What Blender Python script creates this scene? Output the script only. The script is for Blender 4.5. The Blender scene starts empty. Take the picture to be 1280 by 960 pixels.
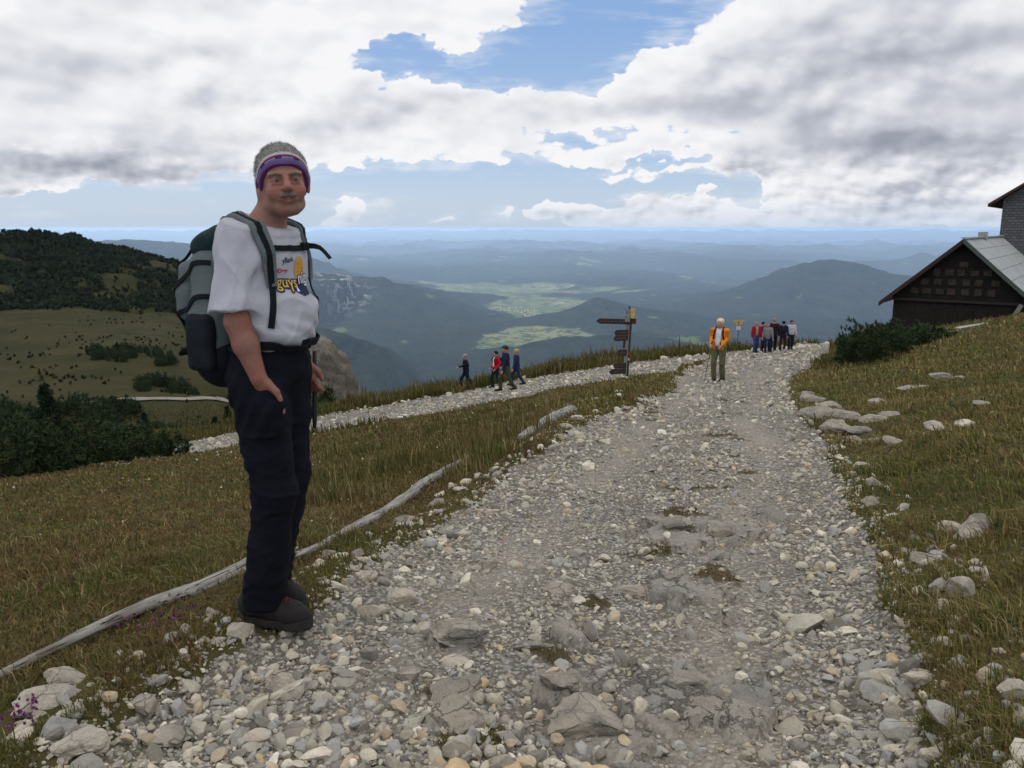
import bpy, math, random
import numpy as np
from mathutils import Vector, Matrix, noise as mnoise
from mathutils.bvhtree import BVHTree
R = math.radians
rng = np.random.default_rng(7)
random.seed(7)
sc = bpy.context.scene
COL = sc.collection

# ------------------------------------------------------------ camera
EYE = 1.5
TH = R(10.98)          # downward tilt
F = 1005.0             # focal length in pixels of a 1280 wide frame
cam_d = bpy.data.cameras.new('camera')
cam_d.sensor_width = 36.0
cam_d.lens = 36.0 * F / 1280.0
cam_d.clip_start = 0.05
cam_d.clip_end = 300000
cam = bpy.data.objects.new('camera', cam_d)
COL.objects.link(cam)
cam.location = (0, 0, EYE)
cam.rotation_euler = (R(90) - TH, 0, 0)
sc.camera = cam

# ------------------------------------------------------------ world, sun, exposure
SUN_AZ, SUN_EL = R(-48), R(52)        # azimuth from +Y towards +X
world = bpy.data.worlds.new('World')
sc.world = world
world.use_nodes = True
WT = world.node_tree
WT.nodes.clear()
SKY_STRENGTH = 0.10

sun_d = bpy.data.lights.new('sun', 'SUN')
sun_d.energy = 5.0
sun_d.angle = R(0.5)
sun_d.color = (1.0, 0.95, 0.88)
sun = bpy.data.objects.new('sun', sun_d)
COL.objects.link(sun)
sd = Vector((math.sin(SUN_AZ) * math.cos(SUN_EL), math.cos(SUN_AZ) * math.cos(SUN_EL), math.sin(SUN_EL)))
sun.rotation_euler = sd.to_track_quat('Z', 'Y').to_euler()

sc.view_settings.view_transform = 'Standard'
sc.view_settings.look = 'None'
sc.view_settings.gamma = 1.0
sc.view_settings.exposure = 0.0
sc.view_settings.use_curve_mapping = False
sc.render.engine = 'CYCLES'
cy = sc.cycles
cy.use_denoising = True
cy.max_bounces = 5
cy.diffuse_bounces = 2
cy.glossy_bounces = 2
cy.transmission_bounces = 3
cy.volume_bounces = 2
cy.transparent_max_bounces = 6
cy.use_adaptive_sampling = True
cy.adaptive_threshold = 0.02

def ray(u, v):
    """direction of the photograph's pixel (u, v), 1280 x 960"""
    cx, cyy = (u - 640.0) / F, (480.0 - v) / F
    return np.array([cx, math.cos(TH) + cyy * math.sin(TH), -math.sin(TH) + cyy * math.cos(TH)])

def azel(u, v):
    d = ray(u, v)
    return math.atan2(d[0], d[1]), math.atan2(d[2], math.hypot(d[0], d[1]))

def at(u, v, y):
    """world point seen at pixel (u, v) at forward distance y"""
    d = ray(u, v)
    return np.array([d[0] / d[1] * y, y, EYE + d[2] / d[1] * y])

# ------------------------------------------------------------ node helpers
class NT:
    def __init__(s, tree): s.t = tree
    def n(s, typ, **kw):
        nd = s.t.nodes.new(typ)
        for k, v in kw.items(): setattr(nd, k, v)
        return nd
    def put(s, sock, val):
        if hasattr(val, 'is_output') or isinstance(val, bpy.types.NodeSocket): s.t.links.new(val, sock)
        elif val is not None: sock.default_value = val
    def m(s, op, a, b=None, c=None, clamp=False):
        nd = s.n('ShaderNodeMath', operation=op, use_clamp=clamp)
        s.put(nd.inputs[0], a)
        if b is not None: s.put(nd.inputs[1], b)
        if c is not None: s.put(nd.inputs[2], c)
        return nd.outputs[0]
    def vm(s, op, a, b=None, scale=None):
        nd = s.n('ShaderNodeVectorMath', operation=op)
        s.put(nd.inputs[0], a)
        if b is not None: s.put(nd.inputs[1], b)
        if scale is not None: s.put(nd.inputs['Scale'], scale)
        return nd.outputs['Value'] if op in ('DOT_PRODUCT', 'LENGTH') else nd.outputs[0]
    def noise(s, vec, scale, detail=4, rough=0.55, lac=2.0, dist=0.0, color=False, dims='3D'):
        nd = s.n('ShaderNodeTexNoise', noise_dimensions=dims)
        s.put(nd.inputs['Vector'], vec)
        nd.inputs['Scale'].default_value = scale
        nd.inputs['Detail'].default_value = detail
        nd.inputs['Roughness'].default_value = rough
        nd.inputs['Lacunarity'].default_value = lac
        nd.inputs['Distortion'].default_value = dist
        return nd.outputs['Color'] if color else nd.outputs['Fac']
    def vor(s, vec, scale, feature='F1', out='Distance', rand=1.0, dims='3D'):
        nd = s.n('ShaderNodeTexVoronoi', feature=feature, voronoi_dimensions=dims)
        s.put(nd.inputs['Vector'], vec)
        nd.inputs['Scale'].default_value = scale
        nd.inputs['Randomness'].default_value = rand
        return nd.outputs[out]
    def mix(s, fac, a, b, mode='MIX'):
        nd = s.n('ShaderNodeMix', data_type='RGBA', blend_type=mode)
        s.put(nd.inputs[0], fac); s.put(nd.inputs[6], c4(a)); s.put(nd.inputs[7], c4(b))
        return nd.outputs[2]
    def mapr(s, v, a, b, c=0.0, d=1.0, smooth=False):
        nd = s.n('ShaderNodeMapRange', interpolation_type='SMOOTHSTEP' if smooth else 'LINEAR')
        nd.clamp = True
        for i, x in enumerate((v, a, b, c, d)): s.put(nd.inputs[i], x)
        return nd.outputs[0]
    def attr(s, name, out='Color'):
        return s.n('ShaderNodeAttribute', attribute_name=name).outputs[out]
    def ramp(s, v, stops):
        nd = s.n('ShaderNodeValToRGB')
        s.put(nd.inputs[0], v)
        e = nd.color_ramp.elements
        while len(e) < len(stops): e.new(0.5)
        for i, (p, c) in enumerate(stops):
            e[i].position = p; e[i].color = c4(c)
        return nd.outputs[0]

def c4(c):
    if isinstance(c, (tuple, list)) and len(c) == 3: return (*c, 1.0)
    return c

# ------------------------------------------------------------ sky with clouds (by direction, in the world shader)
def build_world():
    w = NT(WT)
    tc = w.n('ShaderNodeTexCoord')
    d = tc.outputs['Generated']
    sky = w.n('ShaderNodeTexSky', sky_type='NISHITA')
    sky.sun_disc = False
    sky.sun_elevation = SUN_EL
    sky.sun_rotation = SUN_AZ
    sky.altitude = 1800
    sky.air_density = 1.0
    sky.dust_density = 1.6
    sep = w.n('ShaderNodeSeparateXYZ'); w.put(sep.inputs[0], d)
    x, y, z = sep.outputs
    az = w.m('ARCTAN2', x, y)
    el = w.m('ARCSINE', z)
    elc = w.m('MAXIMUM', el, 0.0)
    # flatter towards the horizon: compress elevation, as clouds seen from below do
    comb = w.n('ShaderNodeCombineXYZ')
    w.put(comb.inputs[0], az); w.put(comb.inputs[1], w.m('MULTIPLY', elc, 1.7)); w.put(comb.inputs[2], 0.0)
    p = comb.outputs[0]
    pe = w.n('ShaderNodeCombineXYZ'); w.put(pe.inputs[0], az); w.put(pe.inputs[1], elc)
    base = pe.outputs[0]
    wn = w.noise(p, 7.0, 3, 0.6, color=True, dims='2D')
    warp = w.vm('SCALE', w.vm('SUBTRACT', wn, (0.5, 0.5, 0.5)), scale=0.115)
    wn2 = w.noise(p, 30.0, 3, 0.6, color=True, dims='2D')
    warp2 = w.vm('SCALE', w.vm('SUBTRACT', wn2, (0.5, 0.5, 0.5)), scale=0.03)
    q = w.vm('ADD', w.vm('ADD', base, w.vm('MULTIPLY', warp, (1, .55, 0))), w.vm('MULTIPLY', warp2, (1, .8, 0)))
    def blobs(lst, start):
        acc = start
        for (u, v, ru, rv, amp) in lst:
            a0, e0 = azel(u, v)
            dv = w.vm('MULTIPLY', w.vm('SUBTRACT', q, (a0, e0, 0)), (F / ru, F / rv, 0))
            g = w.m('POWER', 0.5, w.vm('DOT_PRODUCT', dv, dv))
            acc = w.m('MULTIPLY_ADD', g, amp, acc)
        return acc
    cover = [
        (120, 60, 330, 90, .75), (430, 15, 200, 40, .5), (300, 125, 250, 55, .55), (560, 150, 110, 34, .55),
        (90, 190, 150, 36, .62), (640, 190, 90, 20, .15), (430, 165, 120, 30, .5), (180, 235, 60, 9, .2),
        (640, 15, 50, 26, .35),
        (590, 84, 100, 15, -.95), (490, 66, 60, 11, -.7), (380, 88, 40, 7, -.35), (780, 28, 100, 30, -.8), (690, 60, 60, 34, -.5), (700, 98, 34, 20, -.5), (640, 112, 40, 12, -.4),
        (800, 105, 120, 30, .75), (700, 130, 50, 22, .5), (900, 20, 70, 16, .35),
        (1130, 60, 230, 100, .95), (1010, 130, 130, 70, .5), (1230, 180, 130, 40, .5),
        (820, 188, 90, 11, .62), (760, 217, 60, 7, .5), (930, 210, 36, 11, .65), (700, 172, 60, 8, -.4), (900, 176, 60, 6, -.4),
        (800, 232, 200, 9, -.6), (600, 235, 120, 22, -.5), (690, 246, 60, 9, -.3), (830, 205, 110, 5, -.25), (960, 190, 60, 8, -.3), (940, 248, 30, 16, -.4), (300, 250, 120, 18, -.4), (120, 250, 120, 12, -.5),
        (690, 264, 42, 15, .75), (770, 270, 60, 13, .55), (835, 262, 60, 20, .85), (900, 282, 50, 8, .6), 
        (1040, 245, 60, 26, .8), (1170, 240, 120, 27, .9), (1100, 275, 90, 17, .7), (1230, 275, 70, 22, .6),
        (445, 260, 24, 16, .9), (405, 270, 24, 7, .6), (545, 274, 15, 5, .7), (262, 265, 13, 7, .7), (20, 231, 40, 9, .7),
        (330, 250, 200, 20, -.1), (80, 275, 300, 14, -.15), (620, 302, 500, 9, -.8), (1050, 309, 300, 7, -.7), (200, 300, 400, 12, -.6),
    ]
    cov = blobs(cover, 0.0)
    fb = w.noise(p, 6.0, 7, 0.56, dims='2D')
    fbs = w.vm('ADD', p, (-0.012, 0.022, 0.0))
    fbA = w.noise(p, 6.0, 3, 0.5, dims='2D'); fb2 = w.noise(fbs, 6.0, 3, 0.5, dims='2D')
    lowf = w.mapr(el, R(1.5), R(7), 1.0, 0.0, smooth=True)
    fl = w.noise(p, 19.0, 6, 0.56, dims='2D')
    flA = w.noise(p, 19.0, 3, 0.5, dims='2D'); fl2 = w.noise(w.vm('ADD', p, (-0.005, 0.010, 0.0)), 19.0, 3, 0.5, dims='2D')
    lerp = lambda a_, b_: w.m('MULTIPLY_ADD', lowf, w.m('SUBTRACT', b_, a_), a_)
    fb = lerp(fb, fl); fb2 = lerp(fb2, fl2); fbA = lerp(fbA, flA)
    vp = w.vor(w.vm('ADD', p, w.vm('SCALE', warp2, scale=1.2)), 24.0, 'F1', dims='2D')
    vp2 = w.vor(w.vm('ADD', p, w.vm('SCALE', warp2, scale=0.8)), 60.0, 'F1', dims='2D')
    # outside the photographed part the sky is broken cloud as well
    away = w.mapr(el, R(17), R(30), 0.0, 0.62)
    back = w.mapr(w.m('ABSOLUTE', az), R(38), R(55), 0.0, 0.45)
    extra = w.m('MAXIMUM', away, back)
    dens = w.m('ADD', w.m('ADD', cov, extra), w.m('MULTIPLY', w.m('SUBTRACT', fb, 0.5), 0.85))
    puff = w.m('ADD', w.m('MULTIPLY', vp, 0.30), w.m('MULTIPLY', vp2, 0.20))
    dens = w.m('SUBTRACT', dens, w.m('SUBTRACT', puff, 0.17))
    alpha = w.mapr(dens, 0.31, 0.45, 0, 1, True)
    wisps = w.noise(w.vm('MULTIPLY', p, (1, 3.2, 1)), 9.0, 5, 0.60, dims='2D')
    veil = w.mapr(w.m('MULTIPLY_ADD', cov, 0.35, wisps), 0.44, 0.85, 0.0, 0.50, True)
    alpha = w.m('MAXIMUM', alpha, veil)
    # relief: the side towards the light is brighter
    rel = w.m('MULTIPLY', w.m('SUBTRACT', fbA, fb2), 2.3)
    # greys of the thick cloud bases
    grey = blobs([
        (1200, 55, 190, 50, .62), (1060, 95, 100, 45, .34), (1090, 190, 120, 17, .66), (1240, 172, 70, 14, .4), (980, 150, 80, 24, .12),
        (70, 205, 130, 16, .8), (180, 220, 70, 14, .5), (30, 110, 120, 30, .12), (250, 110, 100, 12, .12), (1130, 250, 40, 22, .5), (1060, 262, 26, 16, .2),
        (925, 214, 34, 8, .5), (790, 135, 70, 12, .35), (620, 140, 60, 20, .12), (960, 285, 22, 4, .5), (700, 274, 50, 5, .28), (420, 180, 160, 14, .15),
        (1230, 262, 50, 8, .3), (840, 283, 60, 4, .15), (450, 275, 20, 4, .25), (760, 195, 80, 4, .1),
    ], 0.0)
    shade = w.m('ADD', w.m('ADD', w.m('MULTIPLY', grey, 0.82), w.m('ADD', w.m('MULTIPLY', w.m('SUBTRACT', 0.50, fbA), 0.22), w.m('MULTIPLY', w.m('SUBTRACT', 0.50, fb), 0.10))), w.m('MULTIPLY', rel, -1.0))
    shade = w.m('ADD', shade, w.mapr(dens, 0.35, 1.1, -0.20, 0.12))
    shade = w.m('ADD', shade, w.m('MULTIPLY', w.m('SUBTRACT', vp2, 0.35), 0.14))
    shade = w.m('ADD', shade, w.m('MULTIPLY', w.m('SUBTRACT', vp, 0.35), 0.16))
    K = 1.0 / SKY_STRENGTH
    cc = w.ramp(w.m('ADD', w.m('MULTIPLY', shade, 0.68), 0.075), [
        (0.0, (.93, .93, .95)), (0.22, (.80, .81, .85)), (0.50, (.55, .575, .64)), (0.80, (.34, .365, .43)), (1.0, (.26, .285, .34))])
    cc = w.mix(1.0, cc, (K, K, K), 'MULTIPLY')
    # clear air: the sky model, paled by the thin high cloud of the day
    clear = w.mix(1.0, sky.outputs[0], (1.15, 1.12, 1.10), 'MULTIPLY')
    low = w.mapr(el, 0.0, R(13), 0.78, 0.26)
    hz = w.ramp(w.mapr(el, 0.0, R(13)), [(0.0, (.56, .65, .77)), (0.30, (.45, .59, .80)), (1.0, (.27, .44, .75))])
    hz = w.mix(1.0, hz, (K, K, K), 'MULTIPLY')
    clear = w.mix(0.85, clear, hz)
    col = w.mix(alpha, clear, cc)
    # distant clouds sink into the pale air near the horizon
    sink = w.mapr(el, R(-1), R(2.6), 0.75, 0.0, smooth=True)
    col = w.mix(sink, col, w.mix(1.0, (.48, .60, .77), (K, K, K), 'MULTIPLY'))
    # under broken cloud the zenith is brighter than the horizon
    zb = w.mapr(el, R(15), R(48), 1.0, 1.5, smooth=True); zc = w.n('ShaderNodeCombineColor')
    for i_ in range(3): w.put(zc.inputs[i_], zb)
    col = w.mix(1.0, col, zc.outputs[0], 'MULTIPLY')
    bg = w.n('ShaderNodeBackground')
    w.put(bg.inputs[0], col)
    bg.inputs[1].default_value = SKY_STRENGTH
    out = w.n('ShaderNodeOutputWorld')
    WT.links.new(bg.outputs[0], out.inputs[0])
build_world()

# ------------------------------------------------------------ object helpers
def tag(o, label=None, cat=None, group=None, kind=None):
    if label: o['label'] = label
    if cat: o['category'] = cat
    if group: o['group'] = group
    if kind: o['kind'] = kind
    return o

def np_mesh(name, V, faces, colors=None, smooth=False, uv=None):
    """faces: list of int arrays, each (n, k)"""
    me = bpy.data.meshes.new(name)
    V = np.asarray(V, dtype=np.float32)
    if not isinstance(faces, (list, tuple)): faces = [faces]
    faces = [np.asarray(f, dtype=np.int32) for f in faces if len(f)]
    loops = np.concatenate([f.ravel() for f in faces])
    tot = np.concatenate([np.full(len(f), f.shape[1], np.int32) for f in faces])
    start = np.concatenate([[0], np.cumsum(tot)[:-1]]).astype(np.int32)
    me.vertices.add(len(V)); me.vertices.foreach_set('co', V.ravel())
    me.loops.add(len(loops)); me.loops.foreach_set('vertex_index', loops)
    me.polygons.add(len(tot)); me.polygons.foreach_set('loop_start', start); me.polygons.foreach_set('loop_total', tot)
    me.polygons.foreach_set('use_smooth', np.full(len(tot), bool(smooth)))
    if colors is not None:
        for nm, c in (colors.items() if isinstance(colors, dict) else [('Col', colors)]):
            c = np.asarray(c, dtype=np.float32)
            if c.ndim == 1:
                a = me.attributes.new(nm, 'FLOAT', 'POINT'); a.data.foreach_set('value', c)
            else:
                if c.shape[1] == 3: c = np.hstack([c, np.ones((len(c), 1), np.float32)])
                a = me.attributes.new(nm, 'FLOAT_COLOR', 'POINT'); a.data.foreach_set('color', c.ravel().astype(np.float32))
    me.update(calc_edges=True)
    return me

def link(name, me, mat=None, parent=None, loc=None):
    o = bpy.data.objects.new(name, me)
    COL.objects.link(o)
    if mat is not None:
        for mm in (mat if isinstance(mat, (list, tuple)) else [mat]): me.materials.append(mm)
    if parent is not None: o.parent = parent
    if loc is not None: o.location = loc
    return o

def empty(name, loc=(0, 0, 0), rz=0.0, **kw):
    o = bpy.data.objects.new(name, None)
    COL.objects.link(o)
    o.location = loc; o.rotation_euler = (0, 0, rz)
    o.empty_display_size = 0.2
    return tag(o, **kw)

class MB:
    """collects simple solids into one mesh"""
    def __init__(s): s.V = []; s.Fq = []; s.n = 0
    def add(s, V, Fs):
        for f in Fs: s.Fq.append([i + s.n for i in f])
        s.V += [tuple(map(float, v)) for v in V]; s.n += len(V)
        return s
    def box(s, c, size, M=None):
        hx, hy, hz = [a / 2 for a in size]
        V = [Vector((x * hx, y * hy, z * hz)) for x in (-1, 1) for y in (-1, 1) for z in (-1, 1)]
        if M is not None: V = [M @ v for v in V]
        V = [v + Vector(c) for v in V]
        return s.add(V, [(0, 1, 3, 2), (4, 6, 7, 5), (0, 4, 5, 1), (2, 3, 7, 6), (0, 2, 6, 4), (1, 5, 7, 3)])
    def tube(s, pts, rad, n=8, flat=1.0, cap=True, jitter=0.0):
        pts = [Vector(p) for p in pts]
        rad = rad if isinstance(rad, (list, tuple)) else [rad] * len(pts)
        rings = []; ref = None
        for i, p in enumerate(pts):
            t = (pts[min(i + 1, len(pts) - 1)] - pts[max(i - 1, 0)]).normalized()
            if ref is None:
                ref = Vector((0, 0, 1)) if abs(t.z) < 0.9 else Vector((1, 0, 0))
            a = t.cross(ref).normalized(); b = a.cross(t).normalized(); ref = b
            rings.append([p + (a * math.cos(2 * math.pi * k / n) + b * math.sin(2 * math.pi * k / n) * flat) * rad[i] * (1 + jitter * random.uniform(-1, 1)) for k in range(n)])
        V = [v for r in rings for v in r]
        Fs = [(i * n + k, i * n + (k + 1) % n, (i + 1) * n + (k + 1) % n, (i + 1) * n + k) for i in range(len(rings) - 1) for k in range(n)]
        if cap:
            Fs += [tuple(range(n))[::-1], tuple((len(rings) - 1) * n + k for k in range(n))]
        return s.add(V, Fs)
    def build(s, name, mat, parent=None, smooth=False, bevel=0.0, loc=None):
        me = bpy.data.meshes.new(name); me.from_pydata(s.V, [], s.Fq)
        if smooth: me.polygons.foreach_set('use_smooth', [True] * len(me.polygons))
        me.update()
        o = link(name, me, mat, parent, loc)
        if bevel:
            b = o.modifiers.new('bevel', 'BEVEL'); b.width = bevel; b.segments = 2; b.limit_method = 'ANGLE'
        return o

# ------------------------------------------------------------ numpy noise
def _hash(ix, iy, seed):
    h = (ix.astype(np.int64) * 374761393 + iy.astype(np.int64) * 668265263 + seed * 1442695041) & 0xffffffff
    h = ((h ^ (h >> 13)) * 1274126177) & 0xffffffff
    return ((h ^ (h >> 16)) & 0xffff) / 65535.0
def pnoise(x, y, seed=0):
    x = np.asarray(x, float); y = np.asarray(y, float)
    ix = np.floor(x); iy = np.floor(y); fx = x - ix; fy = y - iy
    ux = fx * fx * fx * (fx * (fx * 6 - 15) + 10); uy = fy * fy * fy * (fy * (fy * 6 - 15) + 10)
    def g(dx, dy):
        a = _hash(ix + dx, iy + dy, seed) * 2 * math.pi
        return np.cos(a) * (fx - dx) + np.sin(a) * (fy - dy)
    return ((g(0, 0) * (1 - ux) + g(1, 0) * ux) * (1 - uy) + (g(0, 1) * (1 - ux) + g(1, 1) * ux) * uy) * 1.5
def fbm(x, y, oct=4, seed=0, gain=0.5, ridged=False):
    s = 0; a = 1; n = 0
    for i in range(oct):
        p = pnoise(x, y, seed + i * 17)
        s = s + a * ((1 - 2 * np.abs(p)) if ridged else p); n += a
        x = x * 2.03 + 5.1; y = y * 2.03 - 3.7; a *= gain
    return s / n
def sstep(a, b, x):
    t = np.clip((x - a) / (b - a), 0, 1)
    return t * t * (3 - 2 * t)

# ------------------------------------------------------------ ground shape
# survey points: (u, v, forward distance)
SURV = [
    # main track, centre and edges
    (640, 960, 1.95), (300, 960, 1.95), (1000, 960, 2.0), (370, 800, 2.75), (700, 760, 3.15), (950, 760, 3.15), (1090, 760, 3.1),
    (600, 680, 4.35), (800, 660, 4.75), (1000, 640, 5.1), (720, 590, 6.7), (880, 575, 7.3), (990, 560, 8.0),
    (700, 540, 8.9), (850, 520, 11.2), (980, 505, 13.5), (800, 500, 14.0), (890, 476, 21.8), (985, 478, 21.0), (850, 470, 23.0), (778, 470, 25.0),
    (930, 450, 33), (1010, 448, 36), (965, 440, 49), (1030, 433, 56), (880, 447, 40),
    # left edge under the logs and meadow
    (0, 850, 2.5), (120, 930, 2.05), (300, 715, 3.35), (430, 670, 4.4), (595, 578, 7.1), (640, 555, 8.2), (715, 515, 12.0),
    (0, 760, 3.6), (0, 700, 4.9), (120, 640, 7.6), (0, 640, 7.8), (0, 605, 11.0), (200, 690, 4.7), (260, 610, 9.2), (200, 578, 17.0),
    (400, 600, 9.6), (400, 548, 19.5), (550, 560, 12.0), (500, 620, 7.6), (600, 520, 17.5), (700, 492, 21.5), (440, 535, 25.0), (320, 560, 21.0),
    # lower track
    (215, 563, 28), (300, 548, 29), (430, 524, 31), (500, 508, 33), (585, 489, 37), (645, 482, 37), (720, 466, 36), (800, 457, 37),
    # verge crest beyond it
    (300, 535, 33), (430, 508, 35), (560, 484, 40), (640, 470, 42), (720, 456, 43), (800, 446, 46), (900, 437, 52), (980, 432, 60), (1060, 428, 66),
    # falling away behind the crest
    (300, 640, 75), (430, 660, 75), (560, 660, 80), (720, 640, 85), (900, 600, 95), (1060, 560, 110), (1280, 520, 120),
    (430, 800, 160), (640, 800, 160), (900, 760, 170), (1200, 700, 180),
    # left: down to the basin
    (100, 590, 27), (0, 585, 26), (0, 560, 45), (100, 548, 50), (200, 540, 48), (0, 512, 120), (140, 506, 125), (280, 500, 130), (0, 440, 200), (150, 430, 210),
    (60, 372, 345), (150, 372, 345), (230, 385, 330), (230, 440, 210),
    # hill
    (0, 292, 430), (50, 300, 430), (110, 311, 430), (160, 322, 425), (200, 340, 415), (232, 366, 400), (262, 400, 340), (290, 440, 250), (302, 475, 180), (304, 500, 125), (300, 530, 75),
    (0, 310, 395), (100, 330, 385), (0, 345, 362), (100, 350, 362),
    (-300, 278, 430), (-120, 283, 430), (-60, 300, 400), (30, 299, 430), (-300, 380, 300), (-300, 520, 100), (-300, 700, 6.0), (-300, 620, 12), (-300, 900, 2.3), (-300, 560, 50),
    # right bank
    (1170, 900, 2.1), (1280, 850, 1.95), (1280, 940, 1.7), (1100, 700, 3.62), (1090, 640, 4.7), (1280, 650, 3.75), (1200, 720, 2.95), (1150, 610, 5.1), (1200, 560, 6.5),
    (1050, 560, 8.2), (1280, 500, 8.8), (1150, 500, 12.5), (1020, 500, 14.5), (1280, 440, 17), (1200, 450, 20), (1100, 460, 23), (1060, 440, 35), (1050, 448, 30),
    (1280, 401, 31), (1230, 413, 34), (1150, 433, 33), (1262, 397, 43), (1115, 418, 48), (1280, 384, 50), (1100, 424, 60),
    (1500, 380, 30), (1500, 460, 10), (1600, 700, 2.6), (1500, 600, 4.2), (1450, 370, 45), (1400, 375, 60), (1400, 440, 90),
    (640, 1200, 1.3), (0, 1200, 1.35), (1280, 1150, 1.3), (640, 1900, 0.55),
]
def _warp(x, y):
    r = np.hypot(x, y)
    return np.arctan2(x, y) * 1.6, np.log(np.maximum(r, 0.3)) * 0.9
_pts = np.array([at(*s) for s in SURV])
_r = np.hypot(_pts[:, 0], _pts[:, 1])
_T = (EYE - _pts[:, 2]) / _r
_a, _l = _warp(_pts[:, 0], _pts[:, 1])
_n = len(_a)
_d = np.hypot(_a[:, None] - _a[None], _l[:, None] - _l[None])
_A = np.zeros((_n + 3, _n + 3))
_A[:_n, :_n] = -_d + (_d ** 2) * np.log(_d + 1e-9) * 0.25
_A[:_n, :_n] += np.eye(_n) * 0.01
_P = np.stack([np.ones(_n), _a, _l], 1)
_A[:_n, _n:] = _P; _A[_n:, :_n] = _P.T
_w = np.linalg.solve(_A, np.concatenate([_T, np.zeros(3)]))
def base_z(x, y):
    x = np.asarray(x, float); y = np.asarray(y, float)
    sh = np.broadcast(x, y).shape
    x = np.broadcast_to(x, sh).ravel(); y = np.broadcast_to(y, sh).ravel()
    out = np.empty(len(x))
    for i in range(0, len(x), 40000):
        a, l = _warp(x[i:i + 40000], y[i:i + 40000])
        d = np.hypot(a[:, None] - _a[None], l[:, None] - _l[None])
        k = -np.sqrt(d * d + 0.0005) + (d * d) * np.log(d + 1e-9) * 0.25
        t = k @ _w[:_n] + _w[_n] + _w[_n + 1] * a + _w[_n + 2] * l
        out[i:i + 40000] = EYE - t * np.maximum(np.hypot(x[i:i + 40000], y[i:i + 40000]), 0.3)
    return out.reshape(sh)

def hit(u, v, lo=1.0, hi=600.0, n=900):
    """where the sight line of a pixel first meets the smooth ground"""
    d = ray(u, v); ys = np.geomspace(lo, hi, n)
    X = d[0] / d[1] * ys; Z = EYE + d[2] / d[1] * ys
    g = base_z(X, ys)
    b = np.nonzero(g > Z)[0]
    i = b[0] if len(b) else int(np.argmin(Z - g))
    return np.array([X[i], ys[i], g[i]])
def hits(l, **k): return np.array([hit(u, v, **k)[:2] for (u, v) in l])

PATH_L = [(60, 990), (120, 952), (215, 880), (262, 835), (330, 800), (400, 765), (430, 730), (500, 690), (560, 655), (610, 622), (640, 590), (690, 560), (725, 535), (790, 508), (842, 492)]
PATH_R = [(1040, 436), (1020, 455), (990, 478), (992, 505), (1010, 530), (1030, 560), (1040, 590), (1050, 620), (1085, 660), (1090, 700), (1108, 760), (1130, 830), (1160, 900), (1182, 960), (1200, 1010)]
LOW_UP = [(640, 470.5), (560, 489), (430, 513), (330, 532), (215, 556)]
LOW_DN = [(215, 569), (330, 550), (440, 533), (520, 520), (600, 508), (660, 496), (720, 484), (800, 472), (842, 475)]
def resample(p, step):
    out = [p[0]]
    for a, b in zip(p[:-1], p[1:]):
        m = max(1, int(np.hypot(*(b - a)) / step))
        for k in range(1, m + 1): out.append(a + (b - a) * k / m)
    return np.array(out)
_pl, _pr = hits(PATH_L), hits(PATH_R)
far_end = np.array([[24.5, 60.0], [33.0, 70.0], [34.0, 64.0], [24.0, 50.0]])
POLY_MAIN = np.vstack([_pl[::1], np.array([at(845, 478, 24)[:2], at(880, 452, 33)[:2], at(905, 443, 44)[:2], at(960, 437, 53)[:2], at(1020, 431, 60)[:2]]), [[27, 68], [34, 76], [40, 72], [30, 60]], _pr])
_lu = np.vstack([[at(*q)[:2] for q in ((905, 442, 44), (800, 453, 39), (720, 463, 37))], hits([(640, 476), (560, 494), (500, 504), (430, 516), (330, 534), (215, 557), (150, 568)], lo=20)])
_ld = np.vstack([hits([(150, 584), (215, 572), (330, 553), (440, 534), (520, 521), (600, 508), (660, 496), (720, 484), (800, 471)], lo=9), [at(845, 470, 26)[:2]]])
POLY_LOW = np.vstack([_lu, _ld])
def poly_sd(P, x, y):
    """signed distance to polygon, positive inside"""
    x = np.asarray(x, float); y = np.asarray(y, float)
    best = np.full(x.shape, 1e9); ins = np.zeros(x.shape, bool)
    for a, b in zip(P, np.roll(P, -1, 0)):
        e = b - a; L = max(e @ e, 1e-9)
        t = np.clip(((x - a[0]) * e[0] + (y - a[1]) * e[1]) / L, 0, 1)
        best = np.minimum(best, np.hypot(x - a[0] - t * e[0], y - a[1] - t * e[1]))
        c = ((a[1] > y) != (b[1] > y))
        xi = a[0] + (y - a[1]) * e[0] / (e[1] if abs(e[1]) > 1e-9 else 1e-9)
        ins ^= c & (x < xi)
    return np.where(ins, best, -best)
def path_sd(x, y):
    x = np.asarray(x, float); y = np.asarray(y, float)
    r = np.hypot(x, y)
    near = r < 95
    out = np.full(x.shape, -50.0)
    xn, yn = x[near], y[near]
    s = np.maximum(poly_sd(POLY_MAIN, xn, yn), poly_sd(POLY_LOW, xn, yn))
    amp = np.clip(0.02 * r[near], 0.10, 0.5)
    out[near] = s + amp * fbm(xn / 0.9, yn / 0.9, 4, 5) + 0.06 * fbm(xn / .18, yn / .18, 2, 9)
    return out

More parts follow.
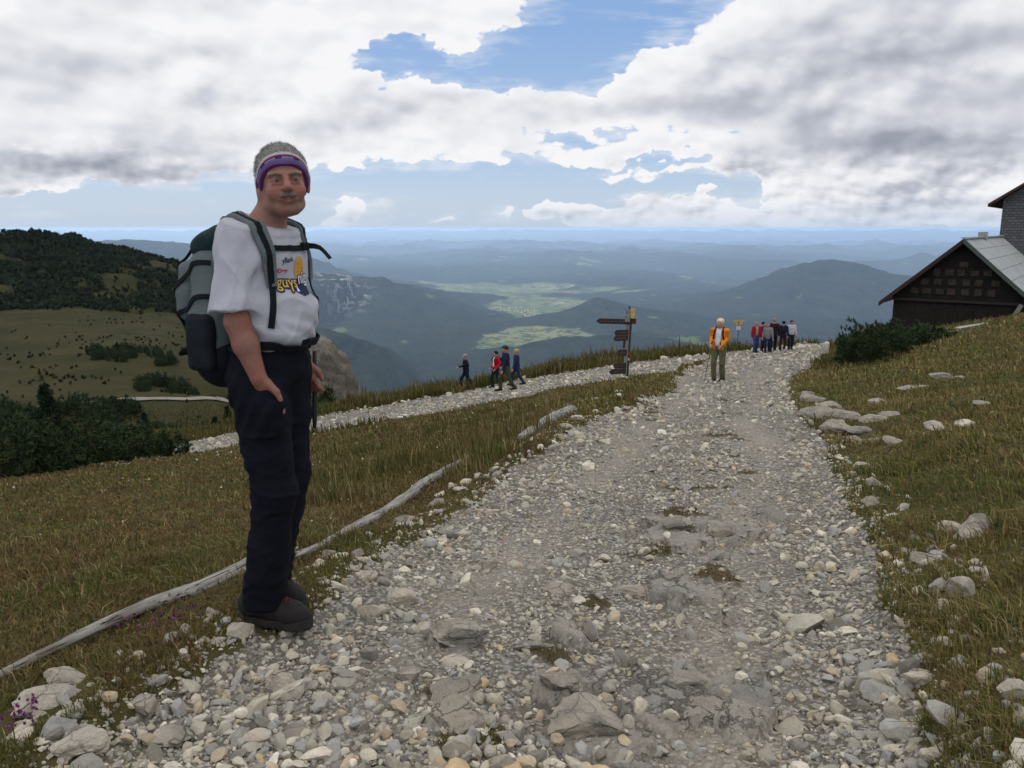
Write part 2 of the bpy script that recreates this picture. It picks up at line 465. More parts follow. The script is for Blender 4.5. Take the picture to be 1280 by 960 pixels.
# grass islands, bedrock and hollows on the track
def rel(x, y, sd=None):
    """small relief over the smooth ground"""
    r = np.hypot(x, y)
    if sd is None: sd = path_sd(x, y)
    p = sstep(-0.15, 0.10, sd)
    fade = 1 - sstep(60, 140, r)
    g = 0.10 * fbm(x / 2.2, y / 2.2, 4, 21) + 0.035 * fbm(x / .5, y / .5, 3, 22)
    right = sstep(0.0, 1.2, x - np.interp(y, _pr[::-1, 1], _pr[::-1, 0])) * (y < 60)
    g = g + right * (0.10 * fbm(x / 1.1, y / 1.1, 3, 40) + 0.03)
    t = 0.035 * fbm(x / 1.3, y / 1.3, 3, 23) + 0.014 * fbm(x / .25, y / .25, 4, 24, ridged=True)
    lip = 0.05 * np.exp(-((sd + 0.12) / 0.15) ** 2)
    return fade * (g * (1 - p) * np.clip(r / 5, .35, 1) + t * p + lip * (r < 40) - 0.02 * p)
def rut_mask(x, y):
    '''wheel tracks worn into the gravel, following the two edges'''
    o = np.argsort(_pl[:, 1]); xl = np.interp(y, _pl[o, 1], _pl[o, 0]); o = np.argsort(_pr[:, 1]); xr = np.interp(y, _pr[o, 1], _pr[o, 0])
    f = (x - xl) / np.maximum(xr - xl, .3) + .05 * fbm(y / 3.0, y * 0 + 3.3, 2, 301)
    m = np.exp(-((f - .26) / .10) ** 2) + np.exp(-((f - .74) / .11) ** 2)
    return np.clip(m * .75 + .75 * fbm(x / .8, y / 1.6, 4, 303) - .15, 0, 1) * (1 - sstep(22, 40, y))
def ground(x, y):
    x = np.atleast_1d(np.asarray(x, float)); y = np.atleast_1d(np.asarray(y, float))
    return base_z(x, y) + rel(x, y)
def gz(x, y): return float(ground(x, y)[0])

# ------------------------------------------------------------ far country
# ridges: points (u, v, kilometres), half width in km
RIDGES = [
    ([(300, 312, 11), (240, 310, 11), (170, 301, 11), (110, 304, 11), (40, 316, 11), (-150, 330, 11)], 1.5),
    ([(-300, 330, 5), (60, 330, 5.5), (330, 338, 6.5), (432, 343, 7.0), (450, 352, 7.2), (480, 372, 6.9), (505, 400, 6.4)], 0.9),
    ([(430, 349, 7.6), (520, 360, 8.6), (575, 368, 9.2), (590, 384, 9.0)], 0.75),
    ([(200, 400, 3.6), (400, 415, 4.0), (470, 440, 4.2), (520, 480, 4.2)], 0.55),
    ([(705, 392, 6.9), (745, 374, 7.0), (790, 384, 7.0), (835, 390, 7.0), (895, 402, 6.9), (960, 402, 6.8), (1040, 399, 6.8), (1110, 403, 6.7), (1300, 396, 6.5)], 0.55),
    ([(640, 440, 5.0), (700, 425, 5.0), (780, 420, 5.1), (900, 425, 5.2), (1000, 428, 5.2)], 0.5),
    ([(870, 388, 8.2), (915, 378, 8.4), (955, 356, 8.6), (995, 336, 8.7), (1042, 327, 8.8), (1080, 333, 8.7), (1110, 346, 8.6), (1200, 354, 8.5), (1320, 352, 8.3)], 1.0),
    ([(930, 392, 7.7), (985, 386, 7.8), (1100, 388, 7.8), (1280, 384, 7.7)], 0.5),
    ([(690, 362, 14), (740, 352, 14.5), (800, 340, 15), (850, 345, 15), (900, 352, 15), (940, 362, 15)], 1.3),
    ([(740, 350, 12.5), (775, 346, 12.5), (800, 350, 12.5), (850, 358, 12.3)], 0.8),
    ([(840, 338, 22), (900, 333, 23), (960, 338, 23), (1000, 342, 23)], 1.8),
    ([(1060, 334, 24), (1110, 325, 25), (1160, 320, 26), (1250, 318, 26), (1500, 316, 26)], 2.2),
    ([(380, 342, 14), (470, 338, 15), (560, 335, 16), (640, 345, 15), (690, 350, 14)], 1.5),
    ([(640, 325, 20), (700, 321, 22), (760, 325, 22), (820, 334, 21)], 2.0),
    ([(300, 320, 24), (420, 318, 26), (560, 322, 25), (660, 318, 27), (800, 322, 28)], 2.3),
    ([(380, 307, 44), (450, 305, 45), (560, 310, 44), (680, 311, 42)], 3.2),
    ([(650, 316, 36), (760, 320, 36), (840, 326, 34), (940, 328, 34)], 2.5),
    ([(100, 318, 20), (300, 322, 19), (420, 330, 18)], 2.0),
    ([(640, 306, 58), (800, 313, 56), (960, 318, 52), (1100, 318, 50)], 4.0),
]
RW = []
for pts_, w_ in RIDGES:
    RW.append((np.array([at(u, v, k * 1000.0) for (u, v, k) in pts_]), w_ * 1000.0))
TOWN = np.array([at(u, v, k * 1000.0)[:2] for (u, v, k) in [(600, 452, 5.8), (615, 425, 6.8), (625, 405, 7.8), (640, 396, 8.6)]])
PLAIN = np.array([at(u, v, k * 1000.0)[:2] for (u, v, k) in [(575, 440, 6.2), (640, 412, 7.4), (700, 405, 7.6), (620, 372, 10.5), (560, 366, 12), (720, 372, 11.5)]])
def seg_d(P, x, y):
    best = np.full(x.shape, 1e12); zz = np.zeros(x.shape)
    for a, b in zip(P[:-1], P[1:]):
        e = (b - a)[:2]; L = e @ e
        t = np.clip(((x - a[0]) * e[0] + (y - a[1]) * e[1]) / L, 0, 1)
        d = np.hypot(x - a[0] - t * e[0], y - a[1] - t * e[1])
        m = d < best
        best = np.where(m, d, best)
        if P.shape[1] > 2: zz = np.where(m, a[2] + t * (b[2] - a[2]), zz)
    return best, zz
def far_z(x, y):
    r = np.hypot(x, y)
    k = r / 1000.0
    floor = -850 - r * r / 1.45e7 - 25 * sstep(4, 9, k) + 60 * sstep(12, 40, k)
    roll = fbm(x / 2600, y / 2600, 5, 61) * (70 + 130 * sstep(7, 16, k)) * np.clip(k / 4, 0, 1) + (np.clip(fbm(x / 6500, y / 4200, 4, 63, ridged=True), 0, 1) ** 1.5) * 420 * sstep(12, 24, k)
    dt, _ = seg_d(TOWN, x, y)
    dp, _ = seg_d(PLAIN, x, y)
    flat = np.maximum(np.exp(-(dt / 900) ** 2), np.exp(-(dp / 1100) ** 2))
    base = floor + roll * (1 - 0.85 * flat) + 620 * sstep(44, 64, k)
    rd = fbm(x / 900, y / 900, 5, 77, ridged=True)
    wx = 260 * fbm(x / 1400, y / 1400, 3, 91); wy = 260 * fbm(x / 1400, y / 1400, 3, 95)
    acc = base
    for P, w in RW:
        d, zc = seg_d(P, x + wx * min(1, w / 1200), y + wy * min(1, w / 1200))
        q = d / w
        h = (zc - base) * np.exp(-np.maximum(q, 0) ** 1.7 * 0.9) * (1 + 0.42 * (rd - 0.35) * np.clip(q * 2.0, 0.06, 1.0))
        cand = base + h
        m = 28.0
        hh = np.clip(0.5 + 0.5 * (cand - acc) / m, 0, 1)
        acc = acc * (1 - hh) + cand * hh + m * hh * (1 - hh) * 0.5
    acc = acc + (1 - .8 * flat) * np.clip((k - 2) / 3, 0, 1) * (34 * fbm(x / 620, y / 620, 5, 35, ridged=True) + 9 * fbm(x / 150, y / 150, 2, 37))
    # the flank of our own mountain
    flank = -0.50 * r + 60 * fbm(x / 300, y / 300, 5, 31, ridged=True)
    az = np.arctan2(x, y)
    return np.where(k < 2.6, np.maximum(acc, flank) , acc), flat, dt, base
def full_z(x, y):
    x = np.atleast_1d(np.asarray(x, float)); y = np.atleast_1d(np.asarray(y, float))
    r = np.hypot(x, y)
    az = np.arctan2(x, y)
    left = sstep(-0.25, -0.37, az)
    lo = np.log(230 + 260 * left); hi = np.log(620 + 600 * left)
    w = sstep(0, 1, (np.log(np.maximum(r, 1)) - lo) / (hi - lo))
    z = np.empty(x.shape)
    n = w < 1
    zz = np.zeros(x.shape); f = np.zeros(x.shape); dt = np.full(x.shape, 1e9); bs = np.zeros(x.shape)
    ff = w > 0
    if ff.any():
        zz[ff], f[ff], dt[ff], bs[ff] = far_z(x[ff], y[ff])
    zn = np.zeros(x.shape)
    if n.any():
        zn[n] = base_z(x[n], y[n])
        hill = left[n] * sstep(320, 380, r[n])
        zn[n] += hill * (8.0 * fbm(x[n] / 50, y[n] / 50, 4, 51) + 3.5 * fbm(x[n] / 14, y[n] / 14, 3, 52))
        zn[n] += sstep(60, 140, r[n]) * (1 - hill) * 1.6 * fbm(x[n] / 40, y[n] / 40, 4, 53)
    return zn * (1 - w) + zz * w, f, dt, bs

# ------------------------------------------------------------ materials
def new_mat(name, rough=0.9, spec=0.2):
    m = bpy.data.materials.new(name); m.use_nodes = True
    t = m.node_tree; b = t.nodes['Principled BSDF']
    b.inputs['Roughness'].default_value = rough
    b.inputs['Specular IOR Level'].default_value = spec
    return m, NT(t), b
def bump(w, b, height, dist=0.01, strength=1.0, normal=None):
    nd = w.n('ShaderNodeBump'); nd.inputs['Distance'].default_value = dist; nd.inputs['Strength'].default_value = strength
    w.put(nd.inputs['Height'], height)
    if normal is not None: w.put(nd.inputs['Normal'], normal)
    w.put(b.inputs['Normal'], nd.outputs[0]); return nd.outputs[0]
def geo(w): return w.n('ShaderNodeNewGeometry').outputs['Position']
def objc(w): return w.n('ShaderNodeTexCoord').outputs['Object']
def simple(name, col, rough=0.8, spec=0.3, var=0.25, scale=20.0, bmp=0.0, bscale=200.0, coord='obj'):
    m, w, b = new_mat(name, rough, spec)
    p = objc(w) if coord == 'obj' else geo(w)
    n = w.noise(p, scale, 5, 0.6)
    c0 = tuple(max(0, c * (1 - var)) for c in col); c1 = tuple(min(1, c * (1 + var)) for c in col)
    w.put(b.inputs['Base Color'], w.ramp(n, [(0.3, c0), (0.7, c1)]))
    if bmp: bump(w, b, w.noise(p, bscale, 3, 0.6), bmp)
    return m
def vcol(name, rough=0.9, spec=0.15, var=0.2, scale=30.0, bmp=0.0, bscale=60.0, trans=0.0):
    m, w, b = new_mat(name, rough, spec)
    p = geo(w)
    c = w.attr('Col')
    n = w.noise(p, scale, 4, 0.6)
    g = w.mapr(n, 0.3, 0.7, 1 - var, 1 + var)
    cb = w.n('ShaderNodeCombineColor')
    for i in range(3): w.put(cb.inputs[i], g)
    w.put(b.inputs['Base Color'], w.mix(1.0, c, cb.outputs[0], 'MULTIPLY'))
    if bmp: bump(w, b, w.noise(p, bscale, 5, 0.65), bmp)
    if trans:
        tr = w.n('ShaderNodeBsdfTranslucent'); w.put(tr.inputs[0], c)
        mx = w.n('ShaderNodeMixShader'); mx.inputs[0].default_value = trans
        w.t.links.new(b.outputs[0], mx.inputs[1]); w.t.links.new(tr.outputs[0], mx.inputs[2])
        w.t.links.new(mx.outputs[0], w.t.nodes['Material Output'].inputs[0])
    return m

def mat_meadow():
    m, w, b = new_mat('meadow_ground', 1.0, 0.05)
    p = geo(w)
    n1 = w.noise(p, 0.35, 5, 0.6); n2 = w.noise(p, 3.0, 5, 0.65); n3 = w.noise(p, 0.05, 4, 0.55); n4 = w.noise(p, 30, 3, 0.6)
    c = w.mix(w.mapr(n1, 0.4, 0.62), (.066, .060, .022), (.108, .080, .034))
    c = w.mix(w.mapr(n2, 0.42, 0.7), c, (.050, .050, .018))
    c = w.mix(w.mapr(n3, 0.45, 0.6, 0, .6), c, (.082, .080, .028))
    c = w.mix(w.mapr(n4, 0.5, 0.75, 0, .7), c, (.045, .033, .020))
    sy = w.n('ShaderNodeSeparateXYZ'); w.put(sy.inputs[0], p)
    basin = w.mix(w.mapr(w.noise(p, .06, 6, .65), .40, .60), (.026, .028, .011), (.052, .044, .019)); basin = w.mix(w.mapr(w.noise(p, .5, 5, .7), .52, .68, 0, .7), basin, (.026, .030, .012))
    c = w.mix(w.mapr(sy.outputs[1], 50, 90, 0, .85), c, basin)
    # distant scrub of dwarf pine darkens whole patches; attribute from the builder
    c = w.mix(w.m('MULTIPLY', w.attr('scrub', 'Fac'), w.mapr(w.noise(p, 0.35, 4, .6), .30, .42)), c, (.016, .024, .010))
    c = w.mix(w.m('MULTIPLY', w.attr('rock', 'Fac'), w.mapr(w.noise(w.vm('MULTIPLY', p, (1, 1, 2.5)), 0.25, 6, .65), .66, .72)), c, (.20, .19, .17))
    w.put(b.inputs['Base Color'], c)
    bump(w, b, w.m('ADD', n2, w.m('MULTIPLY', n4, .3)), 0.06)
    return m
def limestone_color(w, p, s=1.0):
    n1 = w.noise(p, 2.0 * s, 6, 0.6); n2 = w.noise(p, 14 * s, 6, 0.7); n3 = w.noise(p, 90 * s, 4, .6)
    c = w.ramp(n1, [(.3, (.150, .149, .145)), (.5, (.25, .232, .205)), (.7, (.35, .322, .28))])
    c = w.mix(w.mapr(n2, .55, .72, 0, .6), c, (.10, .102, .105))
    c = w.mix(w.mapr(n2, .25, .42, .5, 0), c, (.33, .30, .25))
    c = w.mix(w.mapr(n3, .35, .65, .0, .35), c, (.38, .37, .35))
    return c, n2, n3
def mat_track():
    m, w, b = new_mat('track_gravel', 0.95, 0.15)
    p = geo(w)
    pw = w.vm('ADD', p, w.vm('SCALE', w.noise(p, 8, 2, color=True), scale=0.06))
    cell = w.vor(pw, 38, out='Color'); dist = w.vor(pw, 38); 
    cell2 = w.vor(pw, 95, out='Color'); dist2 = w.vor(pw, 95)
    sepc = w.n('ShaderNodeSeparateColor'); w.put(sepc.inputs[0], cell)
    sepd = w.n('ShaderNodeSeparateColor'); w.put(sepd.inputs[0], cell2)
    stone = w.ramp(sepc.outputs[0], [(0, (.17, .155, .125)), (.3, (.33, .305, .255)), (.6, (.48, .45, .385)), (.85, (.30, .285, .265)), (1, (.46, .37, .25))])
    fine = w.ramp(sepd.outputs[0], [(0, (.19, .168, .138)), (.5, (.33, .30, .25)), (1, (.46, .425, .365))])
    n = w.noise(p, 1.1, 5, .6); nb = w.noise(p, 4.0, 5, .65)
    c = w.mix(w.mapr(n, .42, .58), stone, fine)
    c = w.mix(w.mapr(nb, .54, .74, 0, .6), c, (.18, .148, .108))      # bare earth between stones
    c = w.mix(w.mapr(dist, .28, .55, 0, .75), c, (.085, .070, .052))
    rt = w.attr('rut', 'Fac')
    c = w.mix(w.m('MULTIPLY', rt, .6), c, w.mix(w.mapr(w.noise(p, 24, 5, .7), .35, .65), w.mix(.5, fine, (.31, .262, .20)), (.43, .372, .295)))
    ls, a, bb = limestone_color(w, p)
    bed = w.attr('bed', 'Fac')
    ck = w.vor(w.vm('ADD', w.vm('MULTIPLY', p, (1.4, .8, 1)), w.vm('SCALE', w.noise(p, 5, 5, .7, color=True), scale=.42)), 5.0, 'DISTANCE_TO_EDGE')
    ck = w.m('ADD', ck, w.mapr(w.noise(p, 2.6, 3), .42, .58, 0, .08))
    ls = w.mix(1.0, ls, (1.08, 1.03, .96), 'MULTIPLY'); ls = w.mix(w.mapr(ck, .004, .022, .7, 0), ls, (.12, .10, .075)); ls = w.mix(w.mapr(w.noise(p, 5.5, 4, .65), .52, .62, 0, .7), ls, w.mix(.5, stone, (.20, .15, .10)))
    c = w.mix(bed, c, ls)
    c = w.mix(w.attr('moss', 'Fac'), c, w.mix(w.mapr(nb, .4, .6), (.070, .060, .024), (.095, .065, .036)))
    w.put(b.inputs['Base Color'], c)
    h = w.m('ADD', w.m('MULTIPLY', w.m('SUBTRACT', .6, dist), 1.0), w.m('MULTIPLY', w.m('SUBTRACT', .6, dist2), .45))
    h = w.m('MULTIPLY', h, w.m('SUBTRACT', 1.0, bed))
    h = w.m('ADD', h, w.m('MULTIPLY', a, w.m('MULTIPLY_ADD', bed, 1.6, .3)))
    h = w.m('SUBTRACT', h, w.m('MULTIPLY', bed, w.mapr(ck, 0, .06, 1.2, 0)))
    bump(w, b, h, 0.016)
    return m
def mat_far():
    m, w, b = new_mat('far_forest', 1.0, 0.0)
    p = geo(w)
    n1 = w.noise(p, 0.0011, 6, .6); n2 = w.noise(p, .006, 5, .6); n3 = w.noise(p, .03, 3, .6)
    forest = w.mix(w.mapr(n2, .35, .65), (.010, .014, .012), (.024, .029, .020))
    forest = w.mix(w.mapr(n3, .35, .7, 0, .6), forest, (.010, .018, .012))
    pw = w.vm('ADD', p, w.vm('SCALE', w.noise(p, .004, 3, color=True), scale=260))
    cc = w.vor(pw, 0.0042, out='Color'); sp = w.n('ShaderNodeSeparateColor'); w.put(sp.inputs[0], cc)
    fld = w.ramp(sp.outputs[0], [(0, (.055, .085, .035)), (.35, (.095, .125, .050)), (.6, (.15, .15, .075)), (.8, (.07, .10, .04)), (1, (.19, .175, .11))])
    op = w.attr('open', 'Fac')
    mask = w.mapr(w.m('ADD', op, w.m('MULTIPLY', w.m('SUBTRACT', n1, .5), 1.6)), .45, .52)
    trees = w.mapr(w.noise(p, .012, 5, .65), .52, .56, 0, 1)
    mask = w.m('MULTIPLY', mask, w.m('SUBTRACT', 1.0, w.m('MULTIPLY', trees, .8)))
    c = w.mix(mask, forest, fld)
    # alpine clearings
    cl = w.mapr(w.noise(w.vm('ADD', p, (4000, 900, 0)), .0024, 5, .6), .64, .67, 0, .8)
    c = w.mix(cl, c, (.075, .105, .04))
    cliff = w.m('MULTIPLY', w.attr('cliff', 'Fac'), w.mapr(w.noise(p, .012, 5, .7), .52, .56))
    c = w.mix(cliff, c, (.24, .235, .22))
    w.put(b.inputs['Base Color'], c)
    bump(w, b, w.m('ADD', w.noise(p, .02, 5, .65), w.m('MULTIPLY', n2, 2.0)), 30.0)
    return m
M_MEADOW, M_TRACK, M_FAR = mat_meadow(), mat_track(), mat_far()

# ------------------------------------------------------------ bedrock on the track: world blobs (x, y, rx, ry, amount)
def _blob(u, v, ru, rv):
    c = hit(u, v); e = hit(u + ru, v); f_ = hit(u, v - rv)
    return (c[0], c[1], abs(e[0] - c[0]), abs(f_[1] - c[1]))
BED = [_blob(*b) for b in [(860, 880, 130, 70), (760, 930, 80, 40), (700, 790, 60, 22), (850, 740, 60, 35), (830, 665, 70, 28), (920, 665, 45, 22), (575, 895, 45, 20), (720, 850, 50, 25), (930, 860, 60, 30), (570, 805, 40, 15), (700, 870, 40, 20), (960, 640, 30, 12)]]
MOSS = [_blob(*b) for b in [(600, 925, 65, 28), (560, 870, 60, 14), (820, 690, 50, 14), (690, 820, 40, 18), (900, 720, 50, 18), (840, 640, 60, 12), (780, 505, 60, 10), (905, 545, 40, 6), (860, 610, 60, 8), (930, 590, 45, 7), (745, 745, 50, 14), (420, 840, 40, 14), (340, 800, 40, 16), (910, 500, 30, 4)]]
def blobv(L, x, y):
    s = np.zeros(x.shape)
    for (cx, cy_, rx, ry) in L: s = np.maximum(s, np.exp(-((x - cx) / rx) ** 2 - ((y - cy_) / ry) ** 2))
    return s
def bed_mask(x, y): return sstep(.58, .70, blobv(BED, x, y) * .92 + .80 * fbm(x / .22, y / .15, 4, 71))
def moss_mask(x, y): return sstep(.60, .74, blobv(MOSS, x, y) * .8 + .75 * fbm(x / .22, y / .22, 4, 72))
def bed_h(x, y, bm):
    # beds dip across the track as tilted plates
    s = (x * .55 + y * .8) / .34 + .55 * fbm(x / .5, y / .5, 3, 73)
    saw = s - np.floor(s)
    return bm * (.006 + .050 * saw * (1 - sstep(.80, 1.0, saw)) + .018 * fbm(x / .12, y / .12, 4, 74, ridged=True))

# ------------------------------------------------------------ the ground sheet
def scrub_mask(x, y):
    r = np.hypot(x, y); az = np.arctan2(x, y)
    z = base_z(x, y)
    s = sstep(338, 356, r + 26 * fbm(x / 45, y / 30, 4, 81)) * (az < -.2)
    s = s * (1 - .9 * sstep(.18, .30, fbm(x / 28 + 3, y / 28, 4, 82) + .10 * sstep(-.50, -.42, az)))
    return s
def build_ground():
    azd = np.concatenate([np.linspace(-88, -42, 47)[:-1], np.linspace(-42, 42, 721), np.linspace(42, 88, 47)[1:]])
    az = np.radians(azd)
    r = np.concatenate([np.geomspace(.35, 34, 780), np.geomspace(34, 1200, 330)[1:]])
    A, RR = np.meshgrid(az, r)
    x = (RR * np.sin(A)).ravel(); y = (RR * np.cos(A)).ravel(); rr = RR.ravel()
    sd = path_sd(x, y)
    z, f, dt, bs = full_z(x, y)
    z = z + rel(x, y, sd)
    near = rr < 40
    bm = np.zeros(len(x)); mm = np.zeros(len(x))
    bm[near] = bed_mask(x[near], y[near]) * sstep(0, .12, sd[near]); mm[near] = moss_mask(x[near], y[near])
    ru = np.zeros(len(x)); ru[near] = rut_mask(x[near], y[near])
    z[near] += bed_h(x[near], y[near], bm[near]) + .012 * mm[near]
    n, m = len(r), len(az)
    i = np.arange(n - 1)[:, None] * m + np.arange(m - 1)[None]
    Fq = np.stack([i, i + 1, i + m + 1, i + m], -1).reshape(-1, 4)[:, ::-1]
    s_f = sd[Fq].mean(1)
    V = np.stack([x, y, z], 1)
    scr = np.zeros(len(x)); fa = rr > 150
    scr[fa] = scrub_mask(x[fa], y[fa])
    rock = ((rr > 260) * (np.arctan2(x, y) > -.56) * (np.arctan2(x, y) < -.3)).astype(float)
    def sub(name, sel, mat, extra):
        Fs = Fq[sel]; used = np.unique(Fs); mp = np.full(len(V), -1, np.int64); mp[used] = np.arange(len(used))
        me = np_mesh(name, V[used], mp[Fs], {k: v[used] for k, v in extra.items()}, smooth=True)
        return link(name, me, mat)
    tag(sub('meadow', s_f <= 0, M_MEADOW, dict(scrub=scr, rock=rock)), kind='structure')
    tag(sub('gravel_track', s_f > 0, M_TRACK, dict(bed=bm, moss=mm, rut=ru)), kind='structure')
build_ground()
def surf(x, y):
    """height of the finished near ground"""
    x = np.atleast_1d(np.asarray(x, float)); y = np.atleast_1d(np.asarray(y, float))
    sd = path_sd(x, y)
    z = base_z(x, y) + rel(x, y, sd)
    bm = bed_mask(x, y) * sstep(0, .12, sd) * (np.hypot(x, y) < 40)
    return z + bed_h(x, y, bm) + .012 * moss_mask(x, y)
def sz(x, y): return float(surf(x, y)[0])

def build_far():
    az = np.radians(np.concatenate([np.linspace(-80, -46, 35)[:-1], np.linspace(-46, 46, 690), np.linspace(46, 80, 35)[1:]]))
    r = np.concatenate([np.geomspace(1150, 16000, 420), np.geomspace(16000, 66000, 150)[1:]])
    A, RR = np.meshgrid(az, r)
    x = (RR * np.sin(A)).ravel(); y = (RR * np.cos(A)).ravel(); rr = RR.ravel()
    z, f, dt, bs = full_z(x, y)
    w0 = sstep(1300, 1150, rr)
    z = z - 4 * w0
    low = 1 - sstep(20, 120, z - bs)
    op = np.clip(f * low * .72 + .42 * low * sstep(-.1, .5, fbm(x / 2600, y / 2600, 4, 33)), 0, 1)
    cliff = np.exp(-((x - at(432, 375, 6900)[0]) / 200) ** 2 - ((y - 6800) / 350) ** 2)
    n, m = len(r), len(az)
    i = np.arange(n - 1)[:, None] * m + np.arange(m - 1)[None]
    Fq = np.stack([i, i + 1, i + m + 1, i + m], -1).reshape(-1, 4)[:, ::-1]
    o = link('hills', np_mesh('hills', np.stack([x, y, z], 1), Fq, dict(open=op, cliff=cliff), smooth=True), M_FAR)
    tag(o, kind='structure')
    return float(z.min())
ZMIN = build_far()

def build_haze():
    m = bpy.data.materials.new('air'); m.use_nodes = True
    t = m.node_tree; t.nodes.clear()
    o = t.nodes.new('ShaderNodeOutputMaterial'); v = t.nodes.new('ShaderNodeVolumePrincipled')
    v.inputs['Color'].default_value = (.54, .73, 1.0, 1)
    v.inputs['Density'].default_value = HAZE
    v.inputs['Anisotropy'].default_value = 0.35
    t.links.new(v.outputs[0], o.inputs['Volume'])
    b = MB().box((0, 0, 0), (150000, 74000, 1))
    lo, hi = ZMIN - 1.5, 16.0
    V = [(x, y + 34500, lo if z < 0 else hi) for (x, y, z) in b.V]
    b.V = V
    tag(b.build('haze', m), 'pale blue summer haze over the valley', 'haze', kind='stuff')
HAZE = 3.5e-5
build_haze()

# ------------------------------------------------------------ stones
def ico(level):
    import bmesh
    bm = bmesh.new(); bmesh.ops.create_icosphere(bm, subdivisions=level, radius=1.0)
    V = np.array([v.co[:] for v in bm.verts]); Fs = np.array([[v.index for v in f.verts] for f in bm.faces]); bm.free()
    return V, Fs
ICO = {k: ico(k) for k in (1, 2, 3, 4)}
def stone_shape(level, seed, cuts=9, rough=0.05):
    g = np.random.default_rng(seed)
    V, Fs = ICO[level]
    V = V.copy()
    for _ in range(cuts):
        n = g.normal(size=3); n /= np.linalg.norm(n)
        d = g.uniform(.42, .82)
        h = V @ n - d
        V -= np.outer(np.clip(h, 0, None) * .95, n)
    if level >= 3:
        for k, (s_, a_) in enumerate(((2.2, .10), (6, .05), (14, .022))):
            o = g.uniform(0, 50, 3)
            V *= (1 + a_ * rough / .05 * np.array([mnoise.noise(Vector(v * s_ + o)) for v in V]))[:, None]
    else:
        V *= 1 + g.uniform(-rough, rough, (len(V), 1))
    return V / np.abs(V).max()
PROTO = {1: [stone_shape(1, 100 + i, 4, .12) for i in range(14)], 2: [stone_shape(2, 200 + i, 9, .04) for i in range(16)], 3: [stone_shape(3, 300 + i, 10) for i in range(8)]}
def rots(n, g, tilt=1.0):
    a = g.uniform(0, 2 * np.pi, n); b = g.normal(0, tilt, n); c = g.normal(0, tilt, n)
    ca, sa, cb, sb, cc, s_ = np.cos(a), np.sin(a), np.cos(b), np.sin(b), np.cos(c), np.sin(c)
    Z = np.zeros(n); O = np.ones(n)
    Rz = np.stack([ca, -sa, Z, sa, ca, Z, Z, Z, O], 1).reshape(n, 3, 3)
    Ry = np.stack([cb, Z, sb, Z, O, Z, -sb, Z, cb], 1).reshape(n, 3, 3)
    Rx = np.stack([O, Z, Z, Z, cc, -s_, Z, s_, cc], 1).reshape(n, 3, 3)
    return Rz @ Ry @ Rx
STONE_PAL = np.array([(.27, .26, .24), (.35, .335, .30), (.20, .20, .20), (.45, .43, .40), (.31, .265, .205), (.24, .245, .26), (.37, .29, .19), (.15, .145, .14)])
STONE_P = np.array([.24, .20, .15, .10, .07, .14, .012, .09])
def scatter_stones(name, x, y, size, level, g, sink=.35, pal=STONE_PAL, pp=STONE_P, tilt=.5):
    """all pebbles of one size class as one mesh"""
    n = len(x)
    z = surf(x, y)
    pi = g.integers(0, len(PROTO[level]), n)
    S = np.stack([size * g.uniform(.75, 1.25, n), size * g.uniform(.55, 1.0, n), size * g.uniform(.35, .75, n)], 1) * .5
    M = rots(n, g, tilt)
    col = pal[g.choice(len(pal), n, p=pp / pp.sum())] * g.uniform(.85, 1.12, (n, 1))
    Vs, Fs, Cs = [], [], []; off = 0
    F0 = ICO[level][1]
    for k in range(len(PROTO[level])):
        s = np.nonzero(pi == k)[0]
        if not len(s): continue
        P = PROTO[level][k]
        W = np.einsum('nij,nvj->nvi', M[s], P[None] * S[s][:, None, :])
        W += np.stack([x[s], y[s], z[s] + S[s][:, 2] * (1 - 2 * sink)], 1)[:, None, :]
        Vs.append(W.reshape(-1, 3)); m = P.shape[0]
        Fs.append((F0[None] + (np.arange(len(s)) * m)[:, None, None] + off).reshape(-1, 3)); off += m * len(s)
        Cs.append(np.repeat(col[s], m, 0))
    me = np_mesh(name, np.vstack(Vs), np.vstack(Fs), np.vstack(Cs), smooth=False)
    return me
def polar_points(n, r0, r1, a0, a1, g, pw=0.0):
    """points whose density falls off with distance like the picture's does"""
    t = g.uniform(0, 1, n)
    r = r0 * (r1 / r0) ** t if not pw else (r0 ** pw + t * (r1 ** pw - r0 ** pw)) ** (1 / pw)
    a = np.radians(g.uniform(a0, a1, n))
    return r * np.sin(a), r * np.cos(a), r
def mat_stone():
    m, w, b = new_mat('limestone_pebbles', .92, .2)
    p = geo(w); c = w.mix(1.0, w.attr('Col'), (1.60, 1.50, 1.28), 'MULTIPLY')
    n = w.noise(p, 60, 4, .65); n2 = w.noise(p, 9, 3, .6)
    c = w.mix(w.mapr(n, .35, .7, 0, .30), c, (.17, .165, .155))
    c = w.mix(w.mapr(n2, .46, .72, 0, .50), c, (.22, .175, .12))
    w.put(b.inputs['Base Color'], c); bump(w, b, n, .006)
    return m
M_STONE = mat_stone()

